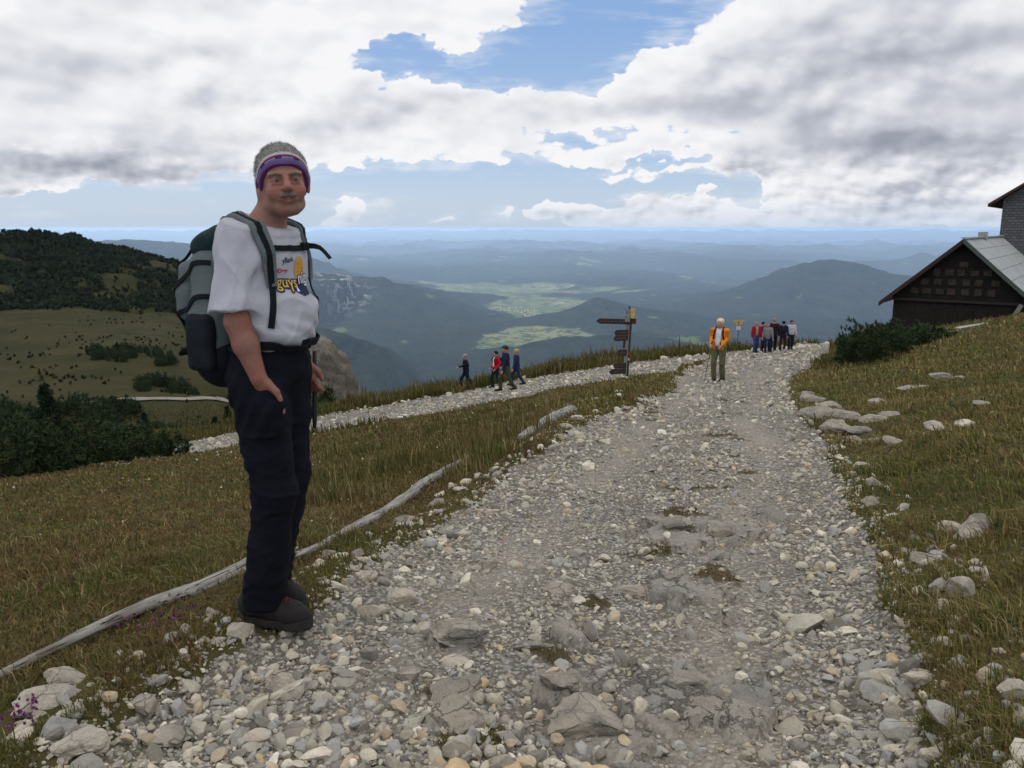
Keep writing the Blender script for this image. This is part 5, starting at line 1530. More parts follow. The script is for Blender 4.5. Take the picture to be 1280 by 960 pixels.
# ------------------------------------------------------------ other walkers
def person_parts(h, P):
    pass
_shared = {}
def cloth(c):
    k = tuple(c)
    if k not in _shared: _shared[k] = mat_cloth('cloth_%d' % len(_shared), c, 300, .15)
    return _shared[k]
MP_SKIN = mat_skin('far_skin', (.42, .24, .17))
def pole_obj(a, b, label, group=None):
    m = MB(); a = Vector(a); b = Vector(b)
    m.tube([b, b + (a - b) * .5, a], [.008, .011, .013], 6)
    o = m.build('trekking_pole', simple('pole_metal', (.10, .085, .07), .5, .4), None, smooth=True)
    g = MB(); d = (a - b).normalized(); g.tube([a - d * .05, a + d * .09], [.015, .017], 8); g.build('grip', cloth((.012, .012, .012)), o)
    k = MB(); k.tube([b + d * .05, b + d * .06], [.03, .03], 8); k.build('basket', cloth((.012, .012, .012)), o)
    return tag(o, label, 'trekking pole', group)
def walker(u, v, h, yaw, label, jacket, pants, hair, stride=.0, hands=None, res=.02, group=None, jk_len=.80, hat=None, pack=None, tee=None, poles=(), y=None, lean=0.0, bald=False, shoes=(.03, .025, .02), fingers=False):
    if y is None: X = hit(u, v)
    else: X = at(u, v, y)
    gx, gy = float(X[0]), float(X[1]); z0 = sz(gx, gy)
    s = h / 1.75
    root = empty('person', (gx, gy, z0), yaw, label=label, cat='person', group=group); root.scale = (1.12, 1.12, 1.0)
    L = lambda p: (p[0], p[1] - lean * max(0, p[2] - .9), p[2])
    st = stride
    legs = {-1: [(-.09, 0, .92), (-.10, -.05 - st * .35, .51), (-.09, .02 - st * .5, .09)], 1: [(.085, 0, .92), (.09, -.03 + st * .22, .51), (.09, .04 + st * .55, .09 + (.05 if st > .2 else 0))]}
    hands = hands or {-1: (-.25, -.08 + st * .3, .86), 1: (.25, -.08 - st * .3, .86)}
    arms = {}
    for k in (-1, 1):
        sh_ = np.array(L((k * .175, .0, 1.43))); hd = np.array(hands[k], float)
        mid = (sh_ + hd) / 2; ln = np.linalg.norm(hd - sh_); bend = math.sqrt(max(.0, .29 ** 2 - (ln / 2) ** 2))
        mid = mid + np.array([k * .35, .94, -.05]) * bend
        arms[k] = [tuple(sh_), tuple(mid), tuple(hd)]
    HCn = np.array(L((0, -.015, 1.635)))
    def sc_(f): return lambda P: f(P / s) * s
    def bodyf(P):
        q = P - _v(HCn)
        d = head_field(q) if fingers else S_.u(.02, S_.ell(q, (0, .01, .02), (.078, .097, .095)), S_.ell(q, (0, -.02, -.04), (.062, .068, .08)), S_.cap(q, (0, -.088, 0), (0, -.108, -.03), .010, .014), S_.ell(q, (.08, .01, -.01), (.010, .02, .03)), S_.ell(q, (-.08, .01, -.01), (.010, .02, .03)))
        d = S_.u(.03, d, S_.cap(P, L((0, .01, 1.44)), L((0, 0, 1.56)), .060, .054))
        d = S_.u(.05, d, S_.ell(P, L((0, .0, 1.28)), (.15, .095, .20)), S_.ell(P, (0, 0, .98), (.14, .10, .16)))
        for k in (-1, 1):
            a = arms[k]; d = S_.u(.02, d, S_.chain(P, a, [.052, .038, .026], .02))
            w_ = np.array(a[2]); ax_ = (w_ - np.array(a[1])); ax_ /= np.linalg.norm(ax_)
            if fingers: d = S_.u(.008, d, hand_field(P, w_, w_ + ax_ * .08, (.1 * k, -1, -.1), k, .9))
            else:
                d = S_.u(.02, d, S_.cap(P, w_, w_ + ax_ * .085, .030, .030))
                for q_ in (-.022, -.007, .008, .022): d = S_.u(.004, d, S_.cap(P, w_ + ax_ * .08 + (0, q_, 0), w_ + ax_ * (.155 - abs(q_)) + (-.01 * k, q_ * 1.2, 0), .011, .009))
                d = S_.u(.01, d, S_.cap(P, w_ + ax_ * .03, w_ + ax_ * .08 + (0, -.045, 0), .014, .011))
            l = legs[k]; d = S_.u(.03, d, S_.chain(P, l, [.08, .05, .036], .03))
            d = S_.u(.02, d, S_.cap(P, l[2], (l[2][0], l[2][1] - .13, l[2][2] - .04), .034, .03))
        return d
    def torso(P, e, ln_):
        d = S_.u(.07, S_.ell(P, L((0, .0, 1.32)), (.165 + e, .115 + e, .17)), S_.ell(P, L((0, -.01, 1.10)), (.155 + e, .12 + e, .22)))
        d = S_.u(.04, d, S_.cap(P, L((-.11, 0, 1.43)), L((.11, 0, 1.43)), .062 + e))
        return d
    def jacketf(P):
        e = .012
        d = torso(P, e, 0)
        if jk_len < .95: d = S_.u(.05, d, S_.ell(P, (0, 0, .93), (.170, .135, .16)))
        for k in (-1, 1):
            a = arms[k]; a2 = np.array(a[2]) * .93 + np.array(a[1]) * .07
            d = S_.u(.03, d, S_.chain(P, [a[0], a[1], tuple(a2)], [.068, .055, .042], .02))
        d = d + .010 * noise3(P, 9, int(abs(u)) % 50) + .004 * noise3(P, 24, 5)
        d = np.maximum(d, -(P[:, 2] - jk_len))
        if tee is not None:      # open front
            d = np.maximum(d, -np.maximum(np.maximum(np.abs(P[:, 0] + .01) - .062, P[:, 1] + .03), -(P[:, 2] - jk_len) - .1))
        return np.maximum(d, P[:, 2] - 1.52 + .25 * (P[:, 1] + lean * .5) * 0)
    def pantsf(P):
        d = S_.u(.05, S_.ell(P, (0, 0, 1.0), (.160, .118, .12)), S_.ell(P, (0, .01, .93), (.158, .122, .11)))
        for k in (-1, 1):
            l = legs[k]; d = S_.u(.035, d, S_.chain(P, [l[0], l[1], (l[2][0], l[2][1], l[2][2] + .02)], [.095, .070, .062], .03))
        d = d + .010 * noise3(P, 9, 21)
        return np.maximum(np.maximum(d, P[:, 2] - 1.06), -(P[:, 2] - .08))
    def ax3(lo, hi, r): return [axis_grid([(a * s, b * s, r)]) for a, b in zip(lo, hi)]
    yl, yh = -.62, .55
    if fingers: bgrid = (axis_grid([(-.42 * s, .42 * s, .008)]), axis_grid([(-.40 * s, .35 * s, .008)]), axis_grid([(0, .85 * s, .014), (.85 * s, 1.5 * s, .008), (1.5 * s, 1.8 * s, .006)]))
    else: bgrid = ax3((-.5, yl, -.02), (.5, yh, 1.80), res)
    sdf_obj('body', sc_(bodyf), bgrid, MP_SKIN, root)
    sdf_obj('jacket' if jk_len < 1.0 and jacket != 'none' else 'shirt', sc_(jacketf), ax3((-.5, yl, .6), (.5, yh, 1.6), res), cloth(jacket), root)
    if tee is not None:
        def teef(P): return np.maximum(np.maximum(torso(P, .002, 0) + .006 * noise3(P, 10, 4), -(P[:, 2] - .98)), P[:, 2] - 1.49)
        sdf_obj('t_shirt', sc_(teef), ax3((-.3, -.3, .9), (.3, .3, 1.6), res), cloth(tee), root)
    sdf_obj('trousers', sc_(pantsf), ax3((-.4, yl, .0), (.4, yh, 1.15), res), cloth(pants), root)
    for k in (-1, 1):
        l = legs[k][2]
        def shoef(P, l=l): return np.maximum(S_.chain(P, [(l[0], l[1] + .03, l[2] - .02), (l[0], l[1] - .06, l[2] - .04), (l[0], l[1] - .17, l[2] - .045)], [.055, .050, .042], .02), -(P[:, 2] - .004))
        sdf_obj('shoe', sc_(shoef), ax3((l[0] - .1, l[1] - .25, -.01), (l[0] + .1, l[1] + .12, .22), res * .8), cloth(shoes), root)
    def hairf(P):
        q = P - _v(HCn)
        d = S_.ell(q, (0, .022, .035), (.092, .108, .096)) + .010 * noise3(q, 26, 31)
        face = S_.ell(q, (0, -.10, -.035), (.085, .075, .095))
        d = np.maximum(d, -face)
        d = np.maximum(d, -(q[:, 2] + (.075 if not bald else -.02)))
        return d
    sdf_obj('hair', sc_(hairf), ax3((HCn[0] - .16, HCn[1] - .18, HCn[2] - .16), (HCn[0] + .16, HCn[1] + .20, HCn[2] + .18), res * .7), cloth(hair), root)
    if hat is not None:
        def hatf(P):
            q = P - _v(HCn)
            return S_.u(.01, np.maximum(S_.ell(q, (0, .012, .05), (.098, .112, .085)), -(q[:, 2] - .035)), S_.ell(q, (0, -.10, .045), (.07, .06, .012)))
        sdf_obj('cap', sc_(hatf), ax3((HCn[0] - .2, HCn[1] - .25, HCn[2] - .05), (HCn[0] + .2, HCn[1] + .2, HCn[2] + .2), res * .7), cloth(hat), root)
    c, n = math.cos(yaw), math.sin(yaw)
    W = lambda p: (gx + (p[0] * c - p[1] * n) * s, gy + (p[0] * n + p[1] * c) * s, z0 + p[2] * s)
    if pack is not None:
        pk = empty('backpack', (gx, gy, z0), yaw, label=pack[1], cat='backpack', group=group and 'rucksacks of the walkers')
        def packf(P): return S_.u(.03, S_.box(P, L((0, .20, 1.24)), (.14, .085, .21), .06), S_.box(P, L((0, .27, 1.18)), (.10, .05, .12), .04)) + .008 * noise3(P, 12, 3)
        sdf_obj('bag', sc_(packf), ax3((-.25, -.05, .85), (.25, .55, 1.6), res), cloth(pack[0]), pk)
        for k in (-1, 1):
            m = MB(); m.tube([tuple(np.array(L(q)) * s) for q in ((k * .09, .14, 1.44), (k * .10, .0, 1.515), (k * .11, -.11, 1.44), (k * .125, -.155, 1.33), (k * .15, -.10, 1.15), (k * .15, .08, 1.08))], .022 * s, 6)
            m.build('shoulder_strap', cloth((.012, .012, .014)), pk, smooth=True)
    for (k, dx, dy, lb) in poles:
        a = W(np.array(hands[k]) + np.array((0, -.05, .02))); b = (a[0] + dx, a[1] + dy); pole_obj(a, (b[0], b[1], sz(*b)), lb)
    return root
def build_walkers():
    G1, G2 = 'walkers on the lower track', 'walkers in a cluster where the track bends'
    walker(583, 487.5, 1.70, R(-78), 'grey-haired man in dark jacket striding left with a walking pole', (.012, .014, .022), (.014, .018, .035), (.28, .26, .24), .45, {-1: (-.24, .10, .90), 1: (.22, -.36, 1.16)}, group=G1, lean=.06, bald=True,
           poles=((1, -.30, -.10, 'walking pole planted ahead of the man in the dark jacket'),))
    walker(620, 484, 1.72, R(-62), 'dark-haired walker in a bright red jacket on the lower track', (.42, .012, .022), (.014, .018, .035), (.02, .015, .012), .25, {-1: (-.24, -.12, .95), 1: (.24, -.15, .95)}, group=G1, tee=(.55, .55, .60), y=36.5,
           pack=((.02, .022, .03), 'dark rucksack on the walker in the bright red jacket'))
    walker(633, 489, 1.74, R(-74), 'walker in navy jacket and olive trousers beside the red jacket', (.018, .022, .055), (.060, .062, .035), (.05, .04, .03), .42, group=G1, hat=(.03, .035, .06), lean=.05)
    walker(646, 493.5, 1.62, R(-80), 'fair-haired walker in dark blue jacket and jeans, last in the line', (.022, .032, .070), (.025, .035, .085), (.40, .33, .17), .45, group=G1, lean=.04, y=34.5)
    walker(897, 476.5, 1.72, R(-30), 'white-haired woman in orange jacket, white top and olive trousers, with two poles', (.62, .22, .030), (.12, .118, .065), (.62, .54, .40), .10, {-1: (-.13, -.25, 1.06), 1: (.10, -.24, 1.04)}, res=.012, tee=(.62, .64, .72), jk_len=.90, fingers=True,
           pack=((.02, .014, .016), 'dark rucksack on the back of the woman in the orange jacket'), poles=((-1, -.18, -.10, 'left one of the two poles of the woman in orange'), (1, -.02, -.14, 'right one of the two poles of the woman in orange')))
    walker(944, 440, 1.66, R(10), 'person in red jacket and blue jeans at the left end of the cluster', (.30, .022, .032), (.04, .075, .20), (.35, .22, .14), .12, group=G2, tee=(.35, .20, .18), y=43)
    walker(952.5, 438.5, 1.66, R(30), 'dark-haired person in wine-red jacket and dark trousers', (.13, .012, .022), (.030, .018, .024), (.02, .016, .014), .1, group=G2, y=44.5)
    walker(958.5, 441.8, 1.58, R(-15), 'person in pale grey jacket and navy trousers in the middle of the cluster', (.19, .19, .19), (.016, .024, .060), (.20, .17, .14), .15, group=G2, y=42.0)
    walker(965.5, 441.3, 1.82, R(160), 'tall person in a dark wine and black jacket, seen from behind', (.030, .014, .020), (.014, .018, .034), (.30, .20, .16), .12, group=G2, y=42.5, bald=True)
    walker(977.5, 439.5, 1.64, R(150), 'person in navy jacket carrying a dark rucksack among the cluster', (.016, .024, .070), (.045, .025, .022), (.02, .016, .014), .1, group=G2, y=44, pack=((.015, .017, .024), 'dark rucksack carried in the cluster of walkers'))
    walker(987.5, 438.8, 1.66, R(0), 'dark-haired person in white shirt and dark trousers at the right end', (.50, .47, .50), (.020, .026, .030), (.015, .012, .010), .08, group=G2, y=44.5, jk_len=.93)
build_walkers()

# ------------------------------------------------------------ weathered logs edging the track
def mat_log():
    m, w, b = new_mat('weathered_wood', .85, .2)
    p = objc(w)
    st = w.vm('MULTIPLY', p, (1.2, 14, 14))
    n = w.noise(st, 3.0, 6, .65); n2 = w.noise(w.vm('MULTIPLY', p, (.6, 30, 30)), 3.0, 4, .6); n3 = w.noise(p, 5, 4, .6)
    c = w.ramp(n, [(.25, (.12, .105, .085)), (.5, (.28, .258, .225)), (.72, (.42, .40, .36))])
    crack = w.mapr(n2, .36, .42, 1, 0)
    c = w.mix(crack, c, (.045, .038, .030)); c = w.mix(w.mapr(n3, .52, .68, 0, .7), c, (.15, .12, .085))
    w.put(b.inputs['Base Color'], c)
    bump(w, b, w.m('SUBTRACT', w.m('MULTIPLY', n, .6), crack), .012)
    return m
M_LOG = mat_log()
def log(pix, rads, label, seed, lift=.75):
    P = [hit(*q) for q in pix]
    a, b = Vector(P[0]), Vector(P[-1])
    N = 70; n = 18
    ln = sum((Vector(P[i + 1]) - Vector(P[i])).length for i in range(len(P) - 1))
    cum = [0]
    for i in range(len(P) - 1): cum.append(cum[-1] + (Vector(P[i + 1]) - Vector(P[i])).length)
    ax = (b - a).normalized(); M = ax.to_track_quat('X', 'Z').to_matrix()
    o = a.copy()
    V = []
    ZL = np.array([sz(np.interp(t_ * ln, cum, [p[0] for p in P]), np.interp(t_ * ln, cum, [p[1] for p in P])) for t_ in np.linspace(0, 1, N)])
    tt_ = np.linspace(0, 1, N); ZL = .25 * ZL + .75 * np.polyval(np.polyfit(tt_, ZL, 2), tt_)
    for i in range(N):
        t = i / (N - 1); d = t * ln
        x = np.interp(d, cum, [p[0] for p in P]); y = np.interp(d, cum, [p[1] for p in P])
        r = np.interp(t, np.linspace(0, 1, len(rads)), rads)
        zz = ZL[i]
        c = Vector((x, y, zz + r * lift)) + Vector((0, 0, .02 * mnoise.noise(Vector((d * 1.3, seed, 0)))))
        r *= 1 + .16 * mnoise.noise(Vector((d * 3, seed + 5, 0)))
        if i in (0, N - 1): r *= .55
        for k in range(n):
            an = 2 * math.pi * k / n
            g = 1 + .10 * mnoise.noise(Vector((math.cos(an) * 1.5, math.sin(an) * 1.5, d * 1.2 + seed))) + .07 * mnoise.noise(Vector((math.cos(an) * 6, math.sin(an) * 6, d * .8 + seed)))
            off = M @ Vector((0, math.cos(an), math.sin(an) * .85)) * r * g
            V.append(M.transposed() @ (c + off - o))
    Fs = [(i * n + k, i * n + (k + 1) % n, (i + 1) * n + (k + 1) % n, (i + 1) * n + k) for i in range(N - 1) for k in range(n)] + [tuple(range(n))[::-1], tuple((N - 1) * n + k for k in range(n))]
    me = bpy.data.meshes.new('log'); me.from_pydata([tuple(v) for v in V], [], Fs); me.polygons.foreach_set('use_smooth', [True] * len(me.polygons)); me.update()
    ob = link('log', me, M_LOG); ob.location = o; ob.rotation_euler = M.to_euler()
    return tag(ob, label, 'log', 'weathered logs edging the track')
log([(-60, 880), (0, 851), (50, 828), (110, 800), (190, 763), (250, 738), (303, 713), (330, 701)], [.016, .020, .024, .030, .040, .046, .048], 'long pale weathered log behind the boots of the man in the headband', 1)
log([(366, 697), (388, 688), (430, 664), (480, 638), (530, 610), (594, 575)], [.020, .032, .042, .050, .058], 'cracked grey log lying from the man towards the tall grass', 2)
log([(652, 553), (685, 532), (714, 516)], [.05, .08, .10], 'short pale log beside the rubble farther up the track', 3)

# ------------------------------------------------------------ single rocks
def mat_rock():
    m, w, b = new_mat('limestone_rock', .9, .2)
    p = geo(w); c, n2, n3 = limestone_color(w, p, 1.6)
    t = w.attr('tone', 'Fac')
    g = w.n('ShaderNodeCombineColor')
    for i in range(3): w.put(g.inputs[i], t)
    c = w.mix(1.0, c, g.outputs[0], 'MULTIPLY'); c = w.mix(1.0, c, (1.10, 1.02, .90), 'MULTIPLY')
    st = w.noise(p, 3.4, 5, .7); c = w.mix(w.mapr(st, .50, .64, 0, .65), c, (.12, .115, .10))
    cr = w.vor(w.vm('ADD', p, w.vm('SCALE', w.noise(p, 9, 3, color=True), scale=.12)), 7.0, 'DISTANCE_TO_EDGE')
    c = w.mix(w.m('MULTIPLY', w.mapr(cr, .004, .018, .8, 0), w.mapr(w.noise(p, 3, 3), .5, .6)), c, (.07, .062, .05))
    w.put(b.inputs['Base Color'], c)
    bump(w, b, w.m('ADD', w.m('ADD', n2, w.m('MULTIPLY', n3, .25)), w.mapr(cr, .0, .03, -.4, 0)), .012)
    return m
M_ROCK = mat_rock()
_rk = [0]
def rock(u, v, wpx, hpx, label, tone=1.3, flat=.6, deep=.7, group=None, y=None, cuts=11, name='rock'):
    """(u, v) is the foot of the visible stone, wpx its width and hpx its height in the photograph"""
    _rk[0] += 1; sd_ = 500 + _rk[0]
    X = hit(u, v) if y is None else at(u, v, y)
    d = math.hypot(X[0], X[1], EYE - X[2])
    W = wpx * d / F; H = hpx * d / F
    V = stone_shape(4 if wpx > 40 else 3, sd_, cuts, .07)
    V = V @ roty(R(random.uniform(-8, 8))).T
    dep = W * deep
    V = V * np.array([W / 2, dep / 2, max(H * flat, W * .16)])
    c = np.array([X[0], X[1] + dep * .35, 0]); c[2] = sz(c[0], c[1]) + H * .12
    F0 = ICO[4 if wpx > 40 else 3][1]
    me = np_mesh(name, V, F0, dict(tone=np.full(len(V), tone)), smooth=False)
    o = link(name, me, M_ROCK, None, tuple(c)); o.rotation_euler = (R(random.uniform(-6, 6)), R(random.uniform(-6, 6)), R(random.uniform(-14, 14)))
    return tag(o, label, 'rock', group)
for r_ in ROCKS: rock(*r_[:5], tone=r_[5])
for l_ in LEDGE: rock(*l_, 'grey limestone ledge poking out of the right bank', 1.0, group='limestone ledges on the right bank', deep=.9)
PILE = [(748, 503, 20, 8), (762, 498, 18, 7), (776, 502, 22, 9), (790, 498, 16, 7), (800, 505, 14, 6), (765, 508, 24, 9), (784, 512, 18, 7), (752, 514, 18, 7), (774, 492, 16, 6), (740, 510, 14, 6), (795, 514, 14, 6), (784, 488, 12, 4)]
for l_ in PILE: rock(*l_, 'pale stone heaped where the tracks fork', 1.7, group='pale stones heaped at the fork')
PILE2 = [(668, 556, 22, 10), (688, 548, 26, 11), (706, 540, 22, 10), (722, 532, 22, 9), (700, 552, 20, 8), (722, 545, 18, 8), (735, 524, 18, 6), (655, 562, 22, 8), (566, 612, 22, 9), (584, 606, 20, 10), (596, 603, 14, 8), (552, 618, 20, 8), (575, 616, 18, 7)]
for l_ in PILE2: rock(*l_, 'pale broken stone banked along the logs', 1.65, group='broken stones banked along the logs')
rock(1003, 436, 10, 8, 'left one of two white stones beyond the cluster of walkers', 2.2, y=47)
rock(1010, 435, 9, 6, 'right one of two white stones beyond the cluster of walkers', 2.2, y=48)

# limestone crag below the verge
def build_crag():
    y = 52.0; c = at(412, 470, y)
    V, F0 = ICO[4]
    import bmesh
    bm = bmesh.new(); bmesh.ops.create_icosphere(bm, subdivisions=6, radius=1.0)
    V = np.array([v.co[:] for v in bm.verts]); F0 = np.array([[v.index for v in f.verts] for f in bm.faces]); bm.free()
    g = np.random.default_rng(3)
    for _ in range(16):
        n = g.normal(size=3); n /= np.linalg.norm(n); V -= np.outer(np.clip(V @ n - g.uniform(.6, .9), 0, None) * .9, n)
    ns = np.array([.16 * mnoise.fractal(Vector(v * 1.6), 1, 2, 3) + .07 * abs(mnoise.noise(Vector((v[0] * 7, v[1] * 7, v[2] * 2.4)))) - .06 * abs(mnoise.noise(Vector(v * 11))) for v in V])
    V = V * (1 + ns)[:, None] * np.array([1.9, 1.7, 4.3])
    V[:, 0] += .22 * V[:, 2] * (-.35)
    me = np_mesh('crag', V, F0, dict(tone=.48 + .28 * (ns > .02) + .10 * np.sin(V[:, 2] * 9 + V[:, 0] * 3)), smooth=False)
    o = link('crag', me, M_ROCK, None, (c[0] + .35, y, at(412, 416, y)[2] - 4.2))
    tag(o, 'grey limestone crag rising behind the man beyond the verge', 'crag')
build_crag()

# ------------------------------------------------------------ signpost at the fork
def build_signpost():
    W1 = simple('post_wood', (.22, .21, .19), .85, .2, .3, 18, .004, 60); W2 = simple('post_dark_wood', (.045, .038, .030), .85, .2, .3, 18, .004, 60)  # darker wood for the right half of the post, brace and finial
    BR = simple('brown_board', (.045, .034, .030), .8, .2, .3, 12, .003, 60); TX = simple('carved_letters', (.16, .085, .05), .8, .2, .2)
    YL = simple('yellow_plate', (.50, .36, .10), .6, .3, .25, 20)
    X = at(781, 470.5, 25.6); x, y = X[0], X[1]; z = sz(x, y) - .05
    tilt = R(2.2)
    r = empty('signpost', (x, y, z), label='wooden signpost with brown arrow boards pointing left where the tracks fork', cat='signpost')
    r.rotation_euler = (0, tilt, 0)
    MB().box((-.01, 0, 1.12), (.105, .10, 2.24)).build('post', W1, r, bevel=.006)
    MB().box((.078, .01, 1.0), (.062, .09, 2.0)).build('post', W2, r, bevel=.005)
    def board(cx, cz, w, h, yaw, mat, name='arrow_board', tip=.5, rows=0):
        pts = [(0, -h / 2), (0, h / 2), (-w + h * tip, h / 2), (-w, 0), (-w + h * tip, -h / 2)]
        V = [(a, -.012, b) for a, b in pts] + [(a, .012, b) for a, b in pts]
        n = len(pts)
        m = MB().add(V, [tuple(range(n))[::-1], tuple(range(n, 2 * n))] + [(i, (i + 1) % n, n + (i + 1) % n, n + i) for i in range(n)])
        o = m.build(name, mat, r); o.location = (cx, -.065, cz); o.rotation_euler = (0, 0, yaw)
        for k in range(rows):
            t = MB()
            for j in range(7):
                if random.random() < .15: continue
                t.box((-w * .86 + j * w * .11, -.0145, (k - (rows - 1) / 2) * h * .34), (w * .07, .003, h * .13))
            if t.V: t.build('lettering', TX, o)
    board(.04, 1.83, 1.10, .17, R(4), BR, rows=1, tip=.7)
    MB().box((.16, -.03, 1.85), (.16, .03, .17)).build('board_stub', simple('reddish_board', (.10, .020, .018), .8, .2), r, bevel=.004)
    board(.0, 1.50, .62, .17, R(38), BR, rows=1); board(.0, 1.32, .64, .17, R(38), BR, rows=1)
    board(.0, .84, .42, .20, R(30), BR, rows=1)
    board(.0, .42, .52, .17, R(30), BR, rows=1); board(.0, .24, .66, .17, R(30), BR, rows=1)
    MB().box((-.09, 0, 1.14), (.07, .05, .34)).build('brace', W2, r, bevel=.004)
    MB().box((.11, -.06, 2.10), (.13, .02, .30)).build('yellow_plate', YL, r, bevel=.003)
    MB().box((-.05, -.075, 1.93), (.16, .05, .20)).build('bracket', W1, r, bevel=.01)
    m = MB().box((0, 0, 2.27), (.05, .05, .09)); m.box((-.06, 0, 2.12), (.04, .04, .12)); m.build('finial', W2, r, bevel=.006)
    MB().box((.078, -.045, .80), (.06, .012, .12)).build('red_marker', simple('red_paint', (.30, .03, .02), .6, .3), r)
    MB().box((.078, -.045, .62), (.04, .012, .08)).build('white_marker', simple('white_paint', (.55, .55, .52), .6, .3), r)
build_signpost()
def build_trail_sign():
    y = 50.0; X = at(922, 428, y); z = sz(X[0], y) - .05
    r = empty('trail_marker', (X[0], y, z), label='thin trail post with a yellow triangle between the woman and the cluster', cat='trail marker')
    top = at(922, 400, y)[2] - z
    MB().tube([(0, 0, 0), (0, 0, top - .1)], .025, 6).build('post', simple('grey_post', (.12, .12, .11), .8, .2), r)
    V = [(-.42, 0, top), (.42, 0, top), (0, 0, top - .42), (-.42, .02, top), (.42, .02, top), (0, .02, top - .42)]
    MB().add(V, [(0, 2, 1), (3, 4, 5), (0, 1, 4, 3), (1, 2, 5, 4), (2, 0, 3, 5)]).build('yellow_triangle', simple('sign_yellow', (.50, .34, .10), .6, .3), r)
    MB().box((0, -.03, top - .50), (.28, .02, .24)).build('white_plate', simple('sign_white', (.55, .55, .52), .6, .3), r)
build_trail_sign()

# ------------------------------------------------------------ hut and the house above it
def build_hut():
    WD = np.array([.8, -.6]); RD = np.array([.6, .8])
    ang = math.atan2(WD[1], WD[0])
    RG = at(1207, 298.5, 45.0)[:2]
    zr = at(1207, 298.5, 45.0)[2]
    base = sz(24, 47) - 1.2
    r = empty('hut', (RG[0], RG[1], base), ang, label='dark wooden hut with grey metal roof and square plaques on its gable', cat='hut')
    H = zr - base; hw = 3.65; eh = H - 3.30; L_ = 16.0
    DK = simple('dark_stained_wood', (.020, .015, .013), .85, .2, .4, 6, .01, 14)
    def clad():
        m, w, b = new_mat('dark_shingle_cladding', .85, .2)
        br = w.n('ShaderNodeTexBrick'); w.put(br.inputs['Vector'], w.n('ShaderNodeCombineXYZ').outputs[0])
        cx = w.n('ShaderNodeSeparateXYZ'); w.put(cx.inputs[0], objc(w)); cb = br.inputs['Vector'].links[0].from_node
        w.put(cb.inputs[0], cx.outputs[0]); w.put(cb.inputs[1], cx.outputs[2])
        br.inputs['Scale'].default_value = 1.0; br.inputs['Brick Width'].default_value = .22; br.inputs['Row Height'].default_value = .16; br.inputs['Mortar Size'].default_value = .012
        br.inputs['Color1'].default_value = (.020, .016, .014, 1); br.inputs['Color2'].default_value = (.012, .010, .009, 1); br.inputs['Mortar'].default_value = (.006, .005, .005, 1)
        w.put(b.inputs['Base Color'], br.outputs[0]); bump(w, b, br.outputs['Fac'], -.02)
        return m
    CL = clad()
    # lower wall set back under the cladding
    m = MB(); m.add([(-hw + .25, .12, 0), (hw - .25, .12, 0), (hw - .25, .12, eh + .2), (-hw + .25, .12, eh + .2), (-hw + .25, L_, 0), (hw - .25, L_, 0), (hw - .25, L_, eh + .2), (-hw + .25, L_, eh + .2)], [(0, 1, 2, 3), (5, 4, 7, 6), (4, 0, 3, 7), (1, 5, 6, 2), (3, 2, 6, 7), (0, 4, 5, 1)])
    m.build('wall', DK, r)
    g = MB(); V = [(-hw + .2, 0, eh - .12), (hw - .2, 0, eh - .12), (hw - .2, 0, eh + .05), (0, 0, H - .12), (-hw + .2, 0, eh + .05)]
    V += [(a, .10, c) for a, b_, c in V]
    g.add(V, [(0, 1, 2, 3, 4), (9, 8, 7, 6, 5)] + [(i, (i + 1) % 5 + 0, (i + 1) % 5 + 5, i + 5) for i in range(5)]); g.build('gable_cladding', CL, r)
    m = MB(); [m.box((-hw + .5 + k * .95, .10, eh / 2), (.10, .06, eh - .3)) for k in range(8)]; m.build('batten', DK, r)
    MB().box((0, -.03, eh - .16), (2 * hw - .4, .10, .12)).build('sill_board', simple('sill_board', (.035, .027, .022), .85, .2, .3, 10, .004, 40), r)
    PL = simple('carved_plaque', (.046, .034, .028), .8, .2, .45, 7, .02, 22); PF = simple('plaque_frame', (.020, .014, .012), .8, .2)
    for (dz, xs) in ((1.42, [.02]), (1.86, [-1.22, -.62, .0, .66, 1.28]), (2.40, [-1.85, -1.12, -.42, .24, .92, 1.72]), (2.93, [-2.28, -1.66, -1.02, -.40, .24, .86, 1.55])):
        for x in xs:
            if abs(x) + .22 > (dz - .15) / .90: continue
            j = random.uniform(-.04, .04)
            q = MB().box((x + j, -.035, H - dz), (.40 + random.uniform(-.05, .05), .05, .34 + random.uniform(-.06, .04)), Matrix.Rotation(random.uniform(-.12, .12), 3, 'Y')).build('plaque', PL, r, bevel=.02)
    def roofmat():
        m, w, b = new_mat('grey_sheet_roof', .55, .4)
        p = objc(w); sx = w.n('ShaderNodeSeparateXYZ'); w.put(sx.inputs[0], p)
        ln = w.m('FRACT', w.m('MULTIPLY', sx.outputs[0], 1.65)); seam = w.mapr(ln, .0, .06, 1, 0)
        l2 = w.m('FRACT', w.m('MULTIPLY', sx.outputs[1], .55)); s2 = w.mapr(l2, 0, .02, .6, 0)
        n = w.noise(p, 1.2, 5, .6)
        c = w.mix(w.mapr(n, .35, .65), (.26, .275, .265), (.36, .375, .36)); c = w.mix(w.m('MAXIMUM', seam, s2), c, (.12, .12, .115))
        w.put(b.inputs['Base Color'], c); bump(w, b, seam, .02); return m
    RM = roofmat(); GR = simple('green_verge_board', (.060, .085, .070), .7, .3, .25, 10); BRN = simple('brown_verge_board', (.045, .026, .018), .8, .2, .3, 10)
    sl = (H - eh) / hw; ov = .40; t = .12
